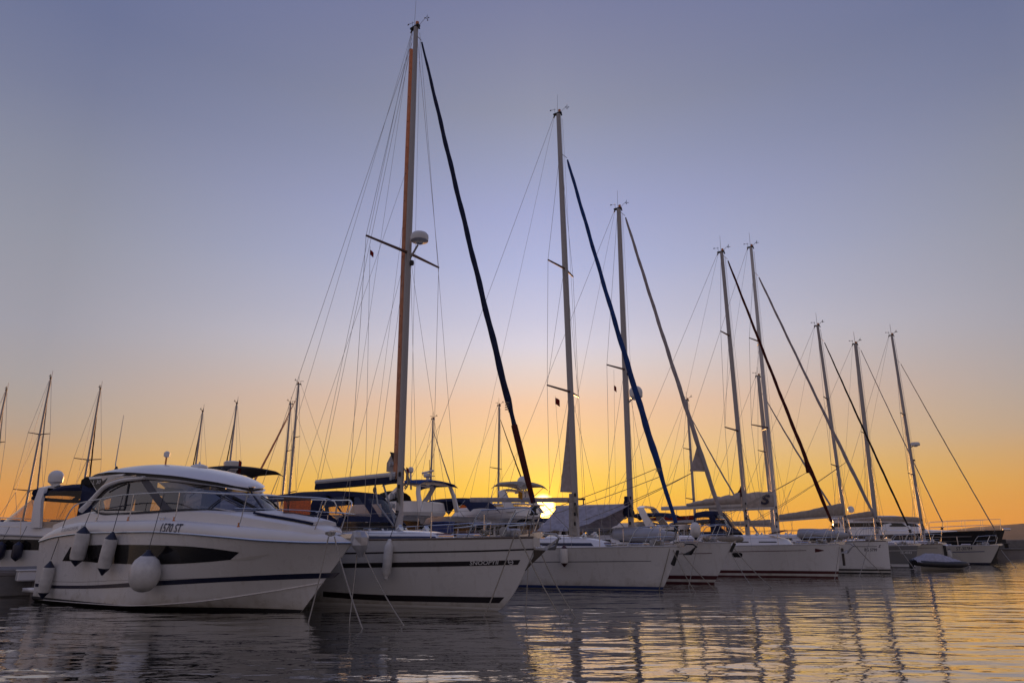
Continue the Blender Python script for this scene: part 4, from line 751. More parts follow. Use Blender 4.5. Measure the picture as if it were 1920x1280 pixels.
for sd in (-1, 1): # arched side mouldings that come down to the gunwale, hardtop wings
    Pm = polyline([(-4.5, sd * 1.10, 2.95), (-5.3, sd * 1.11, 2.93), (-6.0, sd * 1.14, 2.80), (-6.45, sd * 1.21, 2.42), (-6.7, sd * 1.27, 2.20)], 16)
    MB().tube(Pm, [.045 + .02 * i / 15 for i in range(16)], 8).build('side_moulding', 'gel', root); MB().tube([p + Vector((.04, sd * .03, .07)) for p in Pm[2:13]], .012, 5).build('grab_rail', 'steel', root)
    wing = [(-7.05, sd * 1.0, 3.08), (-5.3, sd * 1.11, 3.08), (-5.75, sd * 1.12, 2.90), (-6.25, sd * 1.14, 2.62)]
    MB().prism(wing, (0, .05, 0)).build('hardtop_wing', 'gel', root); MB().prism([(-6.92, sd * 1.04, 3.02), (-5.95, sd * 1.145, 3.0), (-6.28, sd * 1.16, 2.68)], (0, .03, 0)).build('wing_panel', 'rubber', root)
lettering('L 30', lambda x, z: 1.17, (-6.55, 2.87), (-6.2, 2.87), (-6.55, 2.96), root, 'whiteletter', .2)
fl = MB(); fl.loft([[Vector((x, y, z)) for y, z in ((-.95, 3.08 + dz), (0, 3.16 + dz), (.95, 3.08 + dz), (.95, 2.88 + dz), (0, 2.94 + dz), (-.95, 2.88 + dz))] for x, dz in ((-7.05, 0), (-7.3, .03), (-7.5, -.05))]); fl.build('rolled_canopy', 'blackcloth', root)
MB().prism([(-7.3, -1.0, 2.9), (-6.3, -1.1, 2.62), (-6.6, -1.16, 2.45), (-7.1, -1.1, 2.72)], (0, .03, 0)).build('canopy_flap', 'navycloth', root)
q = mc.cp(218, 879, -.6); MB().tube([q, q + Vector((-.07, .0, .12)), mc.cp(232, 778, -.6)], [.022, .016, .006], 6).build('whip_antenna', 'spar', root); MB().lathe([(.05, 0), (.05, .04), (.03, .1), (.02, .12)], q - Vector((0, 0, .05)), n=10).build('antenna_base', 'rubber', root)
q = Vector((-5.4, 0, rf[2](-5.4) - .01)); MB().tube([q, q + Vector((0, 0, .26))], .022, 8).build('light_post', 'redlight', root); MB().lathe([(.04, .0), (.075, .03), (.075, .12), (.03, .16)], q + Vector((0, 0, .24)), n=12).build('masthead_light', 'radome', root)
q = Vector((-4.0, 0, rf[2](-4.0) - .02)); MB().lathe([(.22, 0), (.2, .05), (.1, .09), (.03, .1), (.015, .16)], q, n=16).build('roof_antenna', 'radome', root)
MB().box((XF + .05, -.05, 2.70), (.16, .10, .04), ch=.01).build('horn', 'steel', root)
# interior
MB().box((-3.0, .55, 2.16), (1.2, 1.0, .12), ch=.04).build('dashboard', 'blackcloth', root)
for y in (-.55, .55): MB().box((-4.1, y, 2.35), (.16, .55, .75), ch=.06).build('seat', 'navycloth', root)
MB().loft([ring(-6.6, -6.5, 1.1, z, 24, 6) for z in (1.9, 2.25)]).build('aft_bulkhead', 'gel2', root); MB().tube([(-4.35, -1.0, 2.1), (-4.35, -.95, 2.85)], .03, 6).build('interior_post', 'rubber', root)
# foredeck: hatch, sunpad, handrail, bow rail, anchor
MB().loft([[Vector((x, y, fx[1](x) + dz)) for y, dz in ((-.9 * fx[0](x) * .8, .02), (-.85 * fx[0](x) * .8, .085), (0, .12), (.85 * fx[0](x) * .8, .085), (.9 * fx[0](x) * .8, .02))] for x in [-1.0 + 1.5 * i / 9 for i in range(10)]]).build('sunpad', 'deck', root)
for sd in (-1, 1): MB().tube([(x, sd * .73 * fx[0](x), fx[1](x) + .045) for x in [-1.0 + 1.5 * i / 9 for i in range(10)]], .028, 6).build('sunpad_edge', 'navycloth', root)
MB().box((-.50, .10, fx[1](-.5) + .30), (.04, .62, .48), ch=.015, rot=Matrix.Rotation(R(-30), 3, 'Z') @ Matrix.Rotation(R(-14), 3, 'Y')).build('deck_hatch', 'smoke', root); MB().box((-.42, .08, fx[1](-.45) + .07), (.34, .66, .06), ch=.02, rot=Matrix.Rotation(R(-30), 3, 'Z')).build('hatch_frame', 'rubber', root)
mb = MB(); hr = [mc.on(lambda x, z: fx[0](x) * .8, *p) for p in ((372, 953), (405, 957), (440, 963))]; mb.tube([p + Vector((0, 0, .05)) for p in hr], .013, 6)
for p in hr: mb.tube([p - Vector((0, 0, .05)), p + Vector((0, 0, .05))], .012, 6)
mb.build('handrail', 'spar', root)
for sd in (-1, 1):
    rail = polyline([(-6.99, sd * 1.46, 1.95), (-6.80, sd * 1.47, 2.2), (-6.6, sd * 1.47, 2.34), (-5.71, sd * 1.48, 2.44), (-4.55, sd * 1.48, 2.52), (-3.02, sd * 1.45, 2.53), (-1.05, sd * 1.2, 2.44), (.2, sd * .75, 2.37), (.85, sd * .36, 2.33), (1.02, sd * .24, 2.22), (.98, sd * .2, 2.02)], 60)
    MB().tube(rail, .0155, 8).build('bow_rail', 'steel', root)
    MB().tube(polyline([(-1.0, sd * 1.2, 2.14), (.2, sd * .74, 2.10), (.98, sd * .2, 2.04), (1.25, sd * .1, 2.02)], 20), .011, 6).build('middle_rail', 'steel', root)
    for xb, xt in ((-5.75, -5.55), (-4.45, -4.3), (-2.85, -2.55), (-1.05, -.75), (.55, .85)):
        tb = (1.32 - xb) / 9.35; x, h, z, g_ = gun(tb); top = min(rail, key=lambda p: abs(p.x - xt)); MB().tube([(x, sd * (h - .12), g_ - .02), (x + .05, sd * (h - .12), g_ + .1), top], .0125, 6).build('stanchion', 'steel', root)
        MB().lathe([(.03, 0), (.03, .02), (.018, .03), (.018, .09)], (x, sd * (h - .12), g_ - .01), n=8).build('stanchion_base', 'redlight' if xb > -4.6 else 'steel', root)  # amber on the forward bases is painted sun glow on steel
bx = hm.ov; bz = 1.52; mb = MB()
mb.box((bx - .22, 0, bz + .03), (.7, .16, .03)); [mb.prism([(bx - .5, s * .08, bz), (bx + .22, s * .08, bz + .0), (bx + .2, s * .08, bz + .1), (bx - .5, s * .08, bz + .06)], (0, .012, 0)) for s in (-1, 1)]; mb.tube([(bx - .55, 0, bz + .09), (bx + .2, 0, bz + .08)], .022, 6); mb.build('bow_roller', 'steel', root)
random.seed(3); ctr = Vector((bx + .17, -.02, bz - .04)); rings_ = []
for k, (z, w) in enumerate(((.20, .08), (.17, .15), (.06, .21), (-.10, .20), (-.22, .13), (-.34, .05))): rings_.append([ctr + Vector((w * math.cos(a) * random.uniform(.75, 1.15) + .02 * k, w * .8 * math.sin(a) * random.uniform(.75, 1.1), z)) for a in [2 * math.pi * j / 7 for j in range(7)]])
MB().loft(rings_, 0, True, False).build('anchor_cover', 'silver', root)
cl_ = mc.on(lambda x, z: mside(x, min(z, 1.6)) - .1, 617, 1003); mb = MB()
for k in range(5): mb.tube([cl_ + Vector((.07 * math.cos(a + k) - .03 + .02 * k, .06 * math.sin(a), .045 * math.sin(a * 2 + k) + .02)) for a in [2 * math.pi * j / 12 for j in range(13)]], .018, 6)
mb.build('rope_knot', 'rope', root)
for x in (-3.4, -7.2): tb = (1.32 - x) / 9.35; X, h, z, g_ = gun(tb); MB().tube([(X - .12, -(h - .25), g_ + .06), (X + .12, -(h - .25), g_ + .06)], .014, 6).tube([(X - .05, -(h - .25), g_ - .02), (X - .05, -(h - .25), g_ + .06)], .012, 5).tube([(X + .05, -(h - .25), g_ - .02), (X + .05, -(h - .25), g_ + .06)], .012, 5).build('cleat', 'steel', root)
MB().loft([[Vector((x, y, .20 + dz)) for y, dz in ((-1.3, 0), (-1.3, .1), (1.3, .1), (1.3, 0))] for x in (-8.0, -8.7)]).build('swim_platform', 'gel', root)
# fenders on the cruiser
FG = 'white fenders hung along the motor cruiser'
def mfend(label, tp, bt, rail, r, kind='cyl'):
    v = -1.75
    for _ in range(8): q = mc.cp(*((tp[0] + bt[0]) / 2, (tp[1] + bt[1]) / 2), v); v = -(hm(q.x, min(q.z, 1.6)) + (r if kind == 'ball' else r + .03))
    a, b_ = mc.w(mc.cp(*tp, v)), mc.w(mc.cp(*bt, v)); L = (a - b_).length; d = (b_ - a) / L
    ln = mc.w(mc.cp(*rail, -1.5)); fender('fender', label, a, L, r, (d.x / -d.z, d.y / -d.z), line=ln, group=FG, kind=kind)
mfend('white fender with navy caps touching the water at the cruiser stern', (95, 1051), (79, 1122), (123, 973), .135)
mfend('white fender with navy caps hanging over the aft end of the dark hull window', (159, 986), (141, 1061), (177, 940), .165)
mfend('slim white fender with navy caps just aft of the big round fender', (212, 996), (191, 1078), (231, 928), .145)
mfend('big round white buoy fender below the dark hull window', (279, 1030), (266, 1110), (308, 925), .315, 'ball')
# fenders on other boats, mooring lines
q = b2.on(b2.hull, 727, 1045, .12); a, b_ = b2.w(b2.cp(731, 1010, q.y)), b2.w(b2.cp(722, 1086, q.y)); fender('fender', 'plain white fender hanging below the sailing yacht mast', a, (a - b_).length, .105, (-.06, 0), line=b2.w(b2.cp(748, 957, q.y + .2)), group='fenders hung from yachts', kind='plain')
q = b3.on(b3.hull, 1058, 1040, .13); a, b_ = b3.w(b3.cp(1057.5, 1021, q.y)), b3.w(b3.cp(1057.5, 1062, q.y)); fender('fender', 'cream fender with brown caps on the yacht under the sun', a, (a - b_).length, .125, (0, 0), 'gel2', 'brownplast', line=b3.w(b3.cp(1057, 990, q.y + .2)), group='fenders hung from yachts')
q = b4.cp(1305, 990, -.9); fender('lantern_buoy', 'white bulb shaped buoy strapped to the pulpit of the tented yacht', b4.w(b4.cp(1305, 1012, -.9)), .62, .19, (0, .0), kind='ball').rotation_euler = (math.pi, 0, 0)
q = b9.on(b9.hull, 1779, 1040, .13); a, b_ = b9.w(b9.cp(1779, 1027, q.y)), b9.w(b9.cp(1779, 1048, q.y)); fender('fender', 'white fender with blue top on the cream yacht far right', a, (a - b_).length, .13, (0, 0), line=b9.w(b9.cp(1778, 1015, q.y + .3)), group='fenders hung from yachts')
def ml(label, B, p, v, wpx, r, sag=.08, m='rope'): w = water_at(*wpx); mooring(label, B.w(B.cp(*p, v)), Vector((w[0], w[1], -.06)), r, sag, m)
ml('mooring rope from the cruiser cleat, the aft one of its pair', mc, (616, 1006), -.5, (577, 1166), .0135)
ml('mooring rope from the cruiser cleat, the forward one of its pair', mc, (627, 1006), -.45, (683, 1179), .0145)
ml('mooring rope from below the silver anchor bag, straight down', mc, (669, 1040), 0, (655, 1163), .0105)
ml('mooring rope from the silver anchor bag running right', mc, (680, 1030), 0, (762, 1172), .0135)
ml('mooring rope from the SNOOPYII bow running left', b2, (966, 998), -.35, (905, 1155), .0135)
ml('mooring rope from the SNOOPYII bow running right', b2, (970, 998), -.35, (1057, 1160), .0135)
ml('mooring rope from the tip of the SNOOPYII anchor', b2, (1016, 1040), 0, (1084, 1158), .012)
ml('mooring rope dropping from the SNOOPYII stem fitting', b2, (990, 1066), 0, (984, 1154), .010)
ml('thin line down the stem of the blue sail yacht', b3, (1256, 1027), -.15, (1234, 1106), .012, .02)
ml('mooring line from the blue sail yacht bow, left of two', b3, (1262, 1030), -.1, (1306, 1110), .012)
ml('mooring line from the blue sail yacht bow, right of two', b3, (1278, 1035), 0, (1350, 1109), .012)
ml('line hanging from the tented yacht side', b4, (1308, 1016), -.7, (1290, 1100), .013, .02)
ml('mooring line from the tented yacht bow, left of two', b4, (1370, 1034), 0, (1416, 1104), .013)
ml('mooring line from the tented yacht bow, right of two', b4, (1377, 1028), 0, (1452, 1102), .013)
ml('line down the stem of the dark red sail yacht', b5, (1574, 1024), -.05, (1564, 1086), .014, .02)
ml('mooring line crossing the BG 5799 hull to the left', b6, (1630, 1012), -.6, (1610, 1079), .016)
ml('mooring line crossing the BG 5799 hull to the right', b6, (1633, 1012), -.6, (1676, 1064), .016)
ml('mooring line from the dark red sail yacht bow to the right', b5, (1600, 1018), .0, (1662, 1079), .014)
ml('mooring line from the dark grey yacht bow', b7, (1684, 1022), -.6, (1720, 1070), .016)
ml('mooring line from the cream yacht side to the right', b9, (1772, 1022), -1.2, (1822, 1062), .018)
ml('mooring line from the cream yacht bow toward the open water', b9, (1877, 1030), 0, (1908, 1064), .018)
flag('small flag on a halyard below the left spreader of the tallest mast', b2.w(b2.cp(694, 468, -1.25)), .10, .15, 'redflag', .9)
flag('small red flag under the lower spreader above the sun', b3.w(b3.cp(1041, 745, -.6)), .16, .24, 'redflag', .6)
flag('tiny dark red flag under the spreader of the tented yacht', b4.w(b4.cp(1151, 722, -.5)), .1, .22, 'redflag', .8)
flag('yellow flag beside the lower end of the navy furled headsail', b2.w(b2.cp(972, 920, 1.2)), .10, .17, 'yellowflag', .5)
for B, p, q, v in ((b2, (694, 462), (684, 960), -1.25), (b3, (1041, 742), (1060, 1000), -.6), (b4, (1151, 693), (1155, 985), -.5)): wire(B.root_o, 'flag_halyard', [B.cp(*p, v), B.cp(*q, v - .4)], .0045)
# ------------------------------------------------------------------ pier, breakwater and the boats beyond
PD = Vector((.713, .701, 0)); PN = Vector((-.701, .713, 0)); P0 = Vector((-12.7, 21.0, 0)) - PD * 6
ang_p = math.atan2(PD.y, PD.x)
pier = thing('concrete_pier', 'long low concrete pier behind the sterns of the moored boats', 'pier', tuple(P0), ang_p)
MB().box((26, 1.3, .36), (52, 2.6, .72), ch=.03).build('deck_slab', 'concrete', pier); MB().box((26, .06, .60), (52, .16, .12), 0, .02).build('kerb', 'stone', pier)
for i in range(6): MB().lathe([(.13, 0), (.10, .05), (.09, .22), (.15, .27), (.15, .32), (.02, .35)], (2 + i * 9.5, .4, .72), n=14).build('bollard', 'rubber', pier)
for i in range(13): MB().box((1 + i * 4.1, -.02, .25), (.3, .16, .9), ch=.03).build('pile', 'stone', pier)
ped = thing('dock_box', 'small white dock box fixed to the pier edge left of the motor cruiser', 'box', tuple(P0 + PD * 4.75 - PN * .28 + Vector((0, 0, .42))), ang_p); MB().box((0, 0, .12), (.50, .30, .26), ch=.03).build('body', 'gel', ped); MB().box((0, 0, .27), (.54, .34, .05), ch=.02).build('lid', 'gel2', ped)
lp = thing('lamp_post', 'slim lamp post on the pier behind the tented yacht', 'lamp post', (4.0, 39.2, .7)); MB().tube([(0, 0, 0), (0, 0, 3.0)], [.05, .035], 8).build('pole', 'rubber', lp); MB().box((-.12, 0, 3.04), (.46, .2, .1), ch=.03).build('lamp_head', 'rubber', lp)
bw = thing('breakwater', 'stone breakwater with a stepped wall at the far right', 'breakwater', (44.0, 65.0, 0), R(2))
MB().box((50, 2.0, .35), (100, 4, 1.0), ch=.05).build('lower_quay', 'stone', bw); MB().box((50, 4.6, .9), (100, 1.6, 1.45), ch=.05).build('parapet', 'concrete', bw); MB().box((50, .1, .80), (100, .35, .16), ch=.03).build('edge_kerb', 'concrete', bw)
for i in range(9): MB().box((5 + i * 6, -.08, .3), (1.0, .2, .7), ch=.05).build('fender_block', 'rubber', bw)
sk = thing('bench', 'dark slatted bench standing on the breakwater ledge', 'bench', (45.6, 67.0, .85)); MB().box((0, 0, .42), (2.2, .5, .06)).build('seat', 'rubber', sk); MB().box((0, .25, .65), (2.2, .05, .35)).build('backrest', 'rubber', sk)
for s in (-.9, .9): MB().box((s, 0, .2), (.08, .45, .4)).build('leg', 'rubber', sk)
def hull_simple(root, L, beam, zb, m, ov=1.3, stripe=None, stern=None):
    h = Hull(L, beam, ov, [(0, zb), (.4, zb * .9), (1, (stern or zb * .82))], PLANM, g_bow=.4, g_mid=.9, zbot=-.5, chine=pchip((0, .3, 1), (.5, .15, .05)), rake=.1, flare=1.9); o = h.mesh(40, 12).build('hull', m, root)
    G = []
    for i in range(25):
        t = i / 24; z = h.sheer(t); x, hh = h.tz(t, z); G.append([(x, u * max(hh - .02, 0), z - .01 + .05 * (1 - u * u)) for u in (-1, -.5, 0, .5, 1)])
    MB().grid(G).build('deck', 'deck', root); mb = MB()
    for sd in (-1, 1): mb.tube([(lambda xh: (xh[0], sd * xh[1], h.sheer(i / 24)))(h.tz(i / 24, h.sheer(i / 24))) for i in range(25)], .035, 6)
    mb.build('rub_rail', 'greyletter', root)
    if stripe: h.strip([(-L + ov + .3, stripe[0]), (ov - 1.2, stripe[0] + .15)], [(-L + ov + .3, stripe[1]), (ov - 1.3, stripe[1] + .12)]).build('stripe', stripe[2], o)
    return h
def hoop_rail(root, h, x0, x1, hh=.65):
    mb = MB()
    for sd in (-1, 1):
        P = [(x0 + (x1 - x0) * i / 12, sd * max(.05, h(x0 + (x1 - x0) * i / 12, h.sx(x0 + (x1 - x0) * i / 12) - .02) - .08), h.sx(x0 + (x1 - x0) * i / 12)) for i in range(13)]
        for k in (1, .5): mb.tube([(x, y, z + hh * k) for x, y, z in P], .016, 5)
        for x, y, z in P[::3]: mb.tube([(x - .1, y, z), (x, y, z + hh)], .015, 5)
    mb.build('bow_rail', 'steel', root)
def arch(root, x, w, z0, z1, rake=.8, width=.45, m='gel', name='radar_arch'):
    rings_ = []
    for p, k in ((Vector((x - rake, -w, z0)), 1.5), (Vector((x - rake * .35, -w * .97, z0 + (z1 - z0) * .6)), 1.15), (Vector((x, -w * .86, z1 - .08)), 1), (Vector((x + .04, -w * .5, z1)), .9), (Vector((x + .04, w * .5, z1)), .9), (Vector((x, w * .86, z1 - .08)), 1), (Vector((x - rake * .35, w * .97, z0 + (z1 - z0) * .6)), 1.15), (Vector((x - rake, w, z0)), 1.5)):
        side = abs(p.y) > w * .7; th = .07
        rings_.append([p + (Vector((a * width * k / 2, b_ * th, 0)) if side else Vector((a * width * k / 2, 0, b_ * th))) for a, b_ in ((-1, -1), (1, -1), (1, 1), (-1, 1))])
    return MB().loft(rings_).build(name, m, root)
def stern_point(s, gap=.7): return P0 + PD * (s + 6) + PN * (2.6 + gap)
def over_pier(s, L, ov, a=213, gap=.7):                        # origin of a boat whose transom stands off the far side of the pier
    S_ = stern_point(s, gap); f = Vector((math.cos(R(a)), -math.sin(R(a)), 0)); o = S_ + f * (L - ov); return Berth((o.x, o.y), a)
GF = 'motor yachts berthed on the far side of the pier'
def flybridge(label, s, L=11.5, beam=3.5, fly=True, bim=None, arch_m='gel', wind='darkwin', radar_at=None, dome=False, cover=None, a=213, stripe=None, seatcover=None, hullm='gel'):
    ov = 1.3; B = over_pier(s, L, ov, a); root = B.root('motor_yacht', label, 'motorboat', GF); B.r = root; st = -(L - ov); h = hull_simple(root, L, beam, 1.75, hullm, ov, stripe, 1.25); B.h = h; w = beam / 2 - .25
    lv = [(1.2, st + 2.2, -1.6, w, w * .55), (1.75, st + 2.2, -2.0, w, w * .6), (2.3, st + 2.3, -3.0, w * .95, w * .6), (2.62, st + 2.0, -3.6, w * .93, w * .6), (2.72, st + 1.6, -3.9, w * .9, w * .6)]
    c = house(lv, root, 'cabin', 'gel', 6, 48)
    for j0, j1 in ((25, 29), (30, 33), (34, 37), (19, 23), (15, 18), (11, 14), (38, 42), (43, 46), (6, 10), (2, 5)): band(lv, 1.82, 2.34, j0, j1, c, 'window', wind, e=6, n=48)
    z = 2.72
    if fly:
        fl = [(2.70, st + .9, -4.2, w * .95, w * .6), (2.85, st + .8, -4.0, w, w * .62), (3.35, st + .9, -4.5, w * .95, w * .58), (3.38, st + 1.0, -4.6, w * .9, w * .55)]; house(fl, root, 'flybridge', 'gel', 6, 48); z = 3.36
        MB().sheet([[(-4.6 - .5 * t, u * w * .5, 3.3 + .42 * t) for u in (-1, -.5, 0, .5, 1)] for t in (0, .5, 1)], (.02, 0, 0)).build('windscreen', 'smoke', root)
        for y in (-.4, .4): MB().box((-6.0, y, 3.55), (.5, .55, .6), ch=.08).build('helm_seat', seatcover or 'gel2', root)
    if seatcover: MB().ell((st + 3.2, .3, 3.5 if fly else 2.8), (1.0, .9, .5)).build('seat_cover', seatcover, root)
    # cockpit
    MB().loft([[Vector((x, y, zz)) for y, zz in ((-w, 1.2), (-w, 1.75 - d), (-w + .12, 1.8 - d), (-w + .12, 1.2))] for x, d in ((st + .3, .2), (st + 2.3, 0))]).build('cockpit_coaming', 'gel', root); MB().loft([[Vector((x, y, zz)) for y, zz in ((w, 1.2), (w, 1.75 - d), (w - .12, 1.8 - d), (w - .12, 1.2))] for x, d in ((st + .3, .2), (st + 2.3, 0))]).build('cockpit_coaming', 'gel', root)
    MB().box((st + 2.18, 0, 1.85), (.06, 1.3, 1.25)).build('cabin_door', wind, root); MB().box((st - .35, 0, .35), (.9, beam * .85, .1), ch=.03).build('swim_platform', 'teak', root)
    hoop_rail(root, h, -4.5, ov - .3)
    if arch_m: arch(root, st + 2.0, w * .98, z - .3, z + (.95 if fly else 1.1), m=arch_m)
    if bim:
        for (x0, x1, zz, m, dr, ca, leg) in bim: bimini(st + x0, st + x1, w * .98, zz, root, m, dr, ca, legs=None if leg is None else st + leg)
    if radar_at: x, zz = radar_at; MB().tube([(st + x - .1, 0, zz - .5), (st + x, 0, zz - .12)], [.14, .08], 8).build('radar_mast', 'gel', root); MB().box((st + x, 0, zz - .02), (.34, .34, .2), ch=.05).build('radar_gearbox', 'radome', root); MB().box((st + x, 0, zz + .16), (.10, 1.5, .10), ch=.03, rot=Matrix.Rotation(R(62), 3, 'Z')).build('radar_scanner', 'radome', root); MB().tube([(st + x - .6, .5, zz - .4), (st + x - .5, .5, zz + .7)], .014, 5).build('antenna', 'rubber', root)
    if dome: x, y, zz, rr = dome; sat_dome(root, (st + x, y, zz), rr); MB().tube([(st + x, y, zz - rr), (st + x, y * .8, zz - 1.0)], .05, 6).build('dome_post', 'gel', root)
    if cover: x0, x1, zz, m = cover; MB().sheet([[Vector((st + x0 + (x1 - x0) * i / 6, u * w, zz - .5 * abs(u) ** 3 - .1 * abs(i / 3 - 1) ** 2)) for u in (-1, -.8, -.4, 0, .4, .8, 1)] for i in range(7)], (0, 0, -.03)).build('canvas_cover', m, root)
    return B
fa = flybridge('flybridge boat with black bimini showing above the motor cruiser roof', 7.3, bim=[(1.2, 3.4, 4.42, 'blackcloth', .12, .10, 2.2)], arch_m=None, radar_at=None)
MB().lathe([(.10, -1.3), (.12, -.5), (.2, -.2), (.36, -.12), (.38, .12), (.34, .16), (.02, .2)], fa.cp(436, 872, 0) , n=8).build('radar_mast', 'radome', fa.r)
flag('limp red flag beside the white radar mast above the cruiser roof', fa.w(fa.cp(448, 862, .5)), .12, .55, 'redflag', .6)
f1 = flybridge('flybridge yacht with blue bimini on white arch and open radar', 16.4, beam=3.6, bim=[(.4, 2.9, 4.35, 'bluecloth', .10, .12, None)], radar_at=(1.2, 4.72), seatcover='blackcloth', dome=(2.0, .4, 5.0, .15), arch_m=None); arch(f1.r, -8.4, 1.45, 2.9, 4.28, -1.4, .24); arch(f1.r, -9.5, 1.45, 2.9, 4.28, .35, .16)
flag('red flag on a short staff above the blue bimini', f1.w(Vector((-8.6, 1.2, 5.05))), .14, .8, 'redflag', .9)
f2 = flybridge('motor yacht with a long arched navy canopy and white cabin door', 19.8, beam=3.4, fly=False, arch_m=None, bim=[(.6, 4.2, 3.62, 'navycloth', .55, .12, 2.4)], cover=(4.4, 6.5, 3.0, 'greycloth'))
f3 = flybridge('flybridge yacht with beige bimini and a white satellite dome', 23.6, beam=3.6, bim=[(.6, 2.6, 4.7, 'beigecloth', .22, .12, 2.8)], dome=(1.0, .6, 4.72, .36), radar_at=(1.5, 4.05))
MB().box((f3.h.ov - 8.9, 0, 3.5), (3.6, 2.9, .10), ch=.04).build('hardtop', 'gel', f3.r)
f4 = flybridge('cabin cruiser with navy canopy and glowing clear windows by the sun', 25.4, L=10, beam=3.3, fly=False, arch_m=None, wind='vinyl', bim=[(.3, 3.2, 2.70, 'navycloth', .18, .10, 1.8)])
flybridge('low cabin cruiser with plain grey canvas behind the tented yacht', 29.6, L=9.5, beam=3.2, fly=False, arch_m=None, cover=(1.0, 4.5, 2.75, 'greycloth'))
f5 = flybridge('sports cruiser with navy hood and white arch behind the oval window yacht', 37.0, L=10.5, beam=3.4, fly=False, arch_m='gel', wind='darkwin', bim=[(-.2, 3.2, 3.3, 'navycloth', .25, .12, 1.8)])
flybridge('white cruiser with brown canvas roof beyond the deck dinghy', 43.2, L=10, beam=3.3, fly=False, arch_m=None, bim=[(.3, 3.8, 2.95, 'beigecloth', .35, .12, 2.0)])
# the cruiser at the far left, bow pointing away
L_ = 11.5; lc = Berth((-22.4, 25.8), 185); r = lc.root('motor_cruiser', 'white sports cruiser with navy canopy and satellite dome at the far left', 'motorboat', GF); st = -(L_ - 1.3)
h = hull_simple(r, L_, 3.7, 1.95, 'gel', 1.3, (1.14, 1.48, 'darkwin'), 1.5)
lv = [(1.4, st + 1.2, -1.4, 1.6, .9), (1.95, st + 1.2, -2.4, 1.55, .9), (2.10, st + 1.3, -3.2, 1.5, .9)]; house(lv, r, 'deck_moulding', 'gel', 5)
ws = lambda t: [Vector((x - dx * t, y * (1 - .12 * t), 2.05 + .85 * t)) for x, y, dx in ((st + 3.8, -1.5, .05), (st + 4.6, -1.42, .5), (st + 5.25, -1.1, .9), (st + 5.55, -.5, 1.1), (st + 5.6, 0, 1.12), (st + 5.55, .5, 1.1), (st + 5.25, 1.1, .9), (st + 4.6, 1.42, .5), (st + 3.8, 1.5, .05))]
MB().grid([ws(t) for t in (0, .5, 1)]).build('windscreen', 'vinyl', r); MB().tube(ws(1.0), .07, 6).build('windscreen_frame', 'navycloth', r); MB().tube(ws(0), .03, 6).build('windscreen_frame', 'steel', r)
arch(r, st + 3.7, 1.62, 1.9, 3.30, .2, .22); sat_dome(r, (st + 3.7, .9, 3.62), .24); MB().tube([(st + 3.6, .9, 3.28), (st + 3.7, .9, 3.42)], .12, 10).build('dome_base', 'radome', r)
top = ws(1.0); cl = [Vector((st + 3.9, y, 3.28 - .12 * abs(y) ** 2)) for y in (-1.45, -1.2, -.9, -.45, 0, .45, .9, 1.2, 1.45)]
MB().grid([[a.lerp(b_, t) for a, b_ in zip(top, cl)] for t in (0, .5, 1)]).build('canopy_window', 'vinyl', r); MB().tube(cl, .15, 6).build('canopy', 'navycloth', r)
for k in (0, 2, 6, 8): MB().tube([top[k], cl[k]], .08, 6).build('canopy_seam', 'navycloth', r)
bimini(st + .2, st + 3.7, 1.5, 3.32, r, 'navycloth', .3, .1, .1, 'cockpit_canopy')
for sd in (-1, 1):
    for x0, x1 in ((.2, 1.1), (1.5, 2.2)): MB().sheet([[Vector((st + x0, sd * 1.48, 3.15)), Vector((st + x0 + .2, sd * 1.56, 1.9))], [Vector((st + x1, sd * 1.48, 3.15)), Vector((st + x1 + .0, sd * 1.56, 1.9))]], (0, .02, 0)).build('canopy_side', 'navycloth', r)
    MB().grid([[Vector((st + x, sd * 1.5, 3.1)), Vector((st + x, sd * 1.57, 1.9))] for x in (.5, 2, 3.4)]).build('canopy_window', 'vinyl', r)
hoop_rail(r, h, st + 4.0, 1.0, .55)
for i, x in enumerate((st + 3.75, st + 4.35)):
    y = h(x, 1.0) + .2; fender('fender', ('dark blue fender on the far left cruiser, nearer its stern', 'dark blue fender on the far left cruiser, nearer its bow')[i], lc.w((x, y, 1.46)), .62, .15, (0, 0), 'navyplast', 'navyplast', line=lc.w((x, y - .2, 1.95)), group='dark fenders on the far left cruiser')
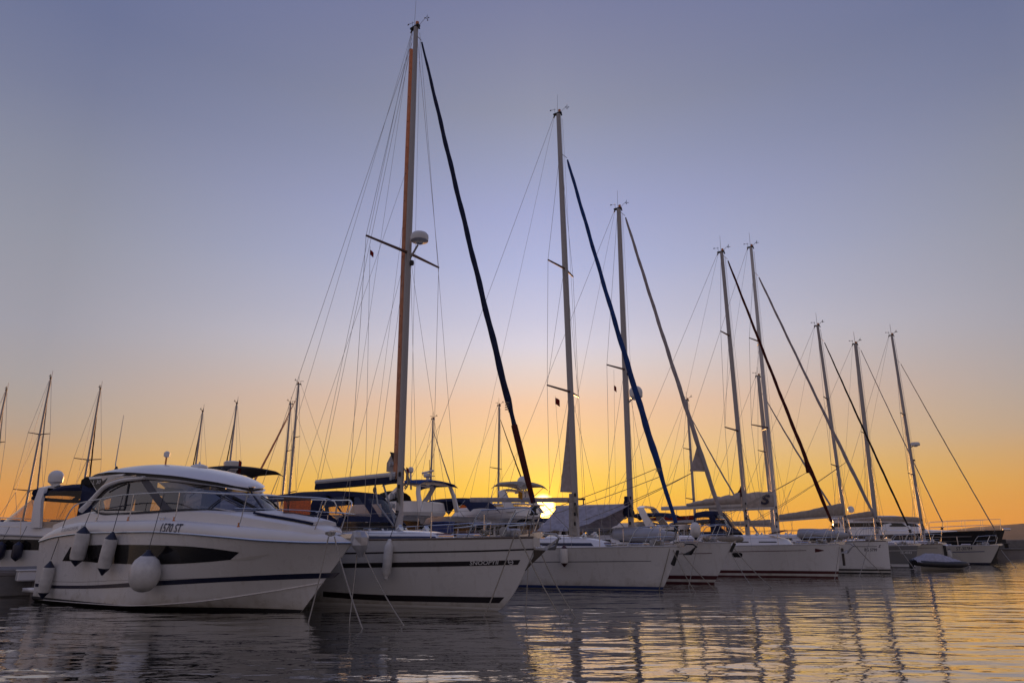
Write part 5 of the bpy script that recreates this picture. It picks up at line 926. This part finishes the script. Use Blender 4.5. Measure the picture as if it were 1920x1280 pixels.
# distant sailing yachts: the height of the masthead fixes how far away each one lies
GS = 'sailing yachts beyond the pier'
for k, (px, py, H_, a, lab, fs, sp, extra) in enumerate((
    (12, 732, 14, 246, 'distant yacht cut by the left edge, mast only half in view', 'greycloth', 2, {}), (95, 710, 14.5, 246, 'distant yacht with the tallest thin mast at the far left', 'greycloth', 2, {}), (188, 730, 13.5, 246, 'distant yacht whose mast stands behind the cruiser whip antenna', 'darkredcloth', 1, {}),
    (380, 772, 13, 238, 'distant yacht with a short mast left of the white radar mast', 'blackcloth', 1, {}), (444, 757, 13.5, 238, 'distant yacht with its mast rising behind the white radar mast', 'blackcloth', 1, {}), (545, 757, 14, 150, 'distant yacht, the shorter of two close masts left of the navy boom', 'orangecloth', 2, {}),
    (560, 720, 14.5, 150, 'distant yacht, the taller of two close masts left of the navy boom', 'orangecloth', 2, {}), (812, 785, 13, 33, 'distant yacht with its mast behind the blue bimini', 'greycloth', 1, {}), (936, 760, 13.5, 33, 'distant yacht with its mast behind the beige bimini', 'blackcloth', 1, {}),
    (1288, 750, 12.5, 33, 'yacht with red sail cover behind the tented yacht', 'greycloth', 2, dict(cov='redcloth')), (1422, 705, 13, 33, 'yacht whose short thick mast stands between two taller masts', 'greycloth', 1, dict(thick=1)))):
    q = at_height(px, py, H_); f = np.array([math.cos(R(a)), -math.sin(R(a)), 0]); o = q + f * 4.2
    d = dict(name='sailing_yacht', group=GS, label=lab, at=(o[0], o[1]), a=a, L=11, beam=3.4, ov=.7, zb=1.35, mx=-4.2, mh=H_, mr=(.10, .08), rails=False, coach=(-7, -2.2, 1.1, .4), ant=.7, spr=[(None, H_ * .5 + 1, .95)] if sp == 1 else [(None, H_ * .68, .75), (None, H_ * .37, 1.0)],
             fs=(('xz', -4.05, H_ * .9), ('xz', .45, 1.9), [(0, .03), (.5, .06), (1, .07)], fs), g_bow=.5)
    if extra.get('thick'): d['mr'] = (.15, .11)
    B = sailboat(d); zb_ = 3.0 if 'cov' in extra else 2.5; A_ = Vector((-4.35, 0, zb_)); E_ = Vector((-8.2, 0, zb_ + .1)); MB().tube([A_, E_], .08, 8).build('boom', 'alu', B.root_o); stack(B, A_, E_, (.42, .34, .26, .2), .16, 'sail_cover', extra.get('cov', 'navycloth' if k % 2 else 'beigecloth'), B.root_o)
    bimini(-9.6, -7.4, 1.2, 2.9, B.root_o, 'navycloth', .2, .1)
# small cabin boat in the gap beside SNOOPYII
gb = Berth((-1.2, 21.9), 35); r = gb.root('cabin_boat', 'small white cabin boat with bow rail in the gap right of SNOOPYII', 'motorboat'); h = hull_simple(r, 7.6, 2.7, 1.42, 'gel', .9, (.75, .82, 'navy'), 1.2)
lv = [(1.2, -5.6, -1.4, 1.05, .6), (1.65, -5.6, -1.9, 1.0, .6), (1.72, -5.5, -2.2, .9, .55)]; house(lv, r, 'cuddy', 'gel'); lv2 = [(1.7, -5.6, -3.2, 1.0, .8), (2.25, -5.5, -3.7, .95, .75), (2.32, -5.7, -3.5, 1.0, .8)]; c = house(lv2, r, 'wheelhouse', 'gel', 6)
for j0, j1 in ((24, 29), (30, 35), (36, 41), (42, 46), (3, 8), (9, 14), (15, 20)): band(lv2, 1.8, 2.15, j0, j1, c, 'window', 'darkwin', e=6)
hoop_rail(r, h, -3.5, .6, .6)
bb = thing('storage_box', 'blue plastic storage box on the small cabin boat deck', 'box', tuple(gb.w((-1.0, -.3, 1.72))), -gb.a); MB().box((0, 0, .14), (.62, .42, .28), ch=.03).build('body', 'bluebox', bb); MB().box((0, 0, .31), (.66, .46, .05), ch=.02).build('lid', 'bluebox', bb)
# dinghies
def dinghy(label, loc, rz, L, w, hgt, m, tube_m, tilt=0):
    o = thing('inflatable_dinghy', label, 'dinghy', tuple(loc), rz); o.rotation_euler = (0, tilt, rz); xs_ = [-L / 2 + L * i / 16 for i in range(17)]; wf = lambda t: w * (1 - max(0, (t - .55) / .45) ** 2.2 * .95)
    MB().loft([[Vector((x, wf(i / 16) * .85 * math.cos(a), .12 + hgt * (1 - .35 * (i / 16 - .4) ** 2 * 2) * max(0, math.sin(a)) ** .7 * (.35 + .65 * min(1, wf(i / 16) / w * 1.4)))) for a in [math.pi * j / 12 for j in range(13)]] for i, x in enumerate(xs_)]).build('bottom', m, o)
    for s in (-1, 1): MB().tube([(x, s * wf(i / 16) * .85, .18 + .10 * (i / 16) ** 3) for i, x in enumerate(xs_)], [.06] + [.19] * 14 + [.17, .12], 12).build('tube', tube_m, o)
    MB().tube([(L * .2 - .8 + .16 * k, -wf(.5) * .85 - .19, .2 + .03 * math.sin(k * 1.6)) for k in range(8)], .012, 5).build('grab_line', 'rope', o); return o
q0, q1 = b4.cp(1157, 1000, -.1), b4.cp(1262, 1003, -.1); dinghy('grey inflatable dinghy upside down on the tented yacht foredeck', b4.w(((q0.x + q1.x) / 2, 0, b4.hull.sx(-2) + .08)), -b4.a, (q1.x - q0.x) * .98, .85, .42, 'hyp', 'hyp', R(3))
q0, q1 = b6.cp(1497, 1000, -.4), b6.cp(1585, 1003, -.4); dinghy('pale grey inflatable dinghy upside down on the BG 5799 yacht foredeck', b6.w(((q0.x + q1.x) / 2, -.1, b6.hull.sx(-2) + .10)), -b6.a, (q1.x - q0.x), .85, .40, 'hyp', 'hyp', R(4))
w_ = water_at(1766, 1067); td = thing('tender', 'covered tender with dark tubes afloat before the beige yacht', 'dinghy', (w_[0], w_[1], 0), -R(14)); Lt = 3.5; wt = lambda t: .78 * (1 - max(0, (t - .5) / .5) ** 2.3 * .93)
for s in (-1, 1): MB().tube([(-Lt / 2 + Lt * i / 18, s * wt(i / 18), .30 - .02 * i / 18 + .12 * (i / 18) ** 4 + .16 * (1 - i / 18)) for i in range(19)], [.08, .2] + [.22] * 14 + [.2, .18, .12], 14).build('tube', 'rib', td)
MB().loft([[Vector((-Lt / 2 + .2 + (Lt - .5) * i / 10, wt(i / 10) * .8 * math.cos(a), .22 - .36 * max(0, math.sin(a)) * (1 - .5 * (i / 10) ** 3))) for a in [math.pi * j / 10 for j in range(11)]] for i in range(11)]).build('hull', 'gel2', td)
pk = pchip((0, .12, .28, .5, .62, .85, 1), (.66, .86, 1.08, 1.05, .92, .62, .46))
MB().grid([[Vector((-Lt / 2 - .08 + (Lt + .12) * i / 24, (wt(i / 24) + .2) * u, (.52 - .1 * i / 24 + .08 * (1 - i / 24)) + (pk(i / 24) - (.52 - .1 * i / 24)) * (1 - abs(u) ** 1.6) - .015 * math.sin(i * 1.9 + u * 9) - (.07 if abs(u) > .98 else 0))) for u in [-1 + k / 8 for k in range(17)]] for i in range(25)]).build('cover', 'tarp', td)
td.scale = (.74, .74, .74); ob = MB(); ob.box((-Lt / 2 - .2, .1, .35), (.3, .3, .6), ch=.08); ob.build('outboard_motor', 'rubber', td)
# dark hulled motor yacht beyond the last sailing yacht
yb = Berth(water_at(1868, 1046.5), 26); r = yb.root('motor_yacht', 'large motor yacht with black hull and white superstructure', 'motorboat', 'motor yachts at the end of the row'); bt = yb.cp(1884, 993)
h = Hull(19, 4.6, bt.x, [(0, bt.z), (.2, bt.z * .95), (.45, bt.z * .86), (1, bt.z * .78)], PLANM, g_bow=.4, g_mid=.9, zbot=-.5, chine=pchip((0, .3, 1), (.6, .2, .05)), rake=.1, flare=1.8); ho_ = h.mesh().build('hull', 'black', r)
G = []
for i in range(31): t_ = i / 30; z = h.sheer(t_); x, hh = h.tz(t_, z); G.append([(x, u * max(hh - .02, 0), z - .06 + .05 * (1 - u * u)) for u in (-1, -.5, 0, .5, 1)])
MB().grid(G).build('deck', 'deck', r); z_ = bt.z * .86
X = lambda px, py=990, v=-1.8: yb.cp(px, py, v).x
Zy = lambda px, py, v=-1.8: yb.cp(px, py, v).z
lv = [(z_ - .3, X(1560), X(1805, 996, -.8), 1.9, .7), (z_ + .3, X(1560), X(1795, 993, -.8), 1.85, .7), (z_ + .42, X(1560), X(1740, 990), 1.8, .8), (Zy(1650, 977), X(1562), X(1715, 980), 1.75, 1.0), (Zy(1650, 972), X(1562), X(1700, 975), 1.7, 1.0)]; c = house(lv, r, 'deckhouse', 'gel', 6)
for j0, j1 in ((24, 29), (30, 35), (36, 40), (3, 8), (9, 14)): band(lv, Zy(1650, 987), Zy(1650, 979), j0, j1, c, 'window', 'darkwin', e=6)
lv = [(Zy(1650, 974), X(1560), X(1702, 975), 1.72, 1.0), (Zy(1650, 971), X(1558), X(1702, 975), 1.75, 1.0), (Zy(1650, 967), X(1560), X(1690, 972), 1.6, .95), (Zy(1650, 966), X(1562), X(1680, 970), 1.5, .9)]; house(lv, r, 'upper_deck', 'gel', 6)
band([(z_ - .3, X(1560), X(1805, 996, -.8), 1.9, .7), (z_ + .3, X(1560), X(1795, 993, -.8), 1.85, .7)], z_ - .05, z_ + .18, 38, 42, c, 'window', 'darkwin', e=6)
q = yb.cp(1570, 953, 0); sat_dome(r, q, .42); sat_dome(r, q + Vector((1.2, .6, -.05)), .3); MB().tube([q + Vector((0, 0, -.4)), q + Vector((-.2, 0, -1.2))], .2, 8).build('dome_post', 'gel', r)
hoop_rail(r, h, X(1745, 995), bt.x - .2, .95); MB().box((bt.x + .15, 0, bt.z + .05), (.6, .25, .2), ch=.05).build('bow_roller', 'steel', r)
# ------------------------------------------------------------------ evening air
hz = bpy.data.materials.new('haze'); hz.use_nodes = True; t = hz.node_tree; t.nodes.clear(); o = t.nodes.new('ShaderNodeOutputMaterial'); v = t.nodes.new('ShaderNodeVolumePrincipled')
v.inputs['Color'].default_value = (.90, .83, .75, 1); v.inputs['Density'].default_value = .000045; v.inputs['Anisotropy'].default_value = .35; t.links.new(v.outputs[0], o.inputs['Volume'])
MB().box((0, 2450, 119), (9400, 5100, 240)).build('haze', hz)['kind'] = 'stuff'
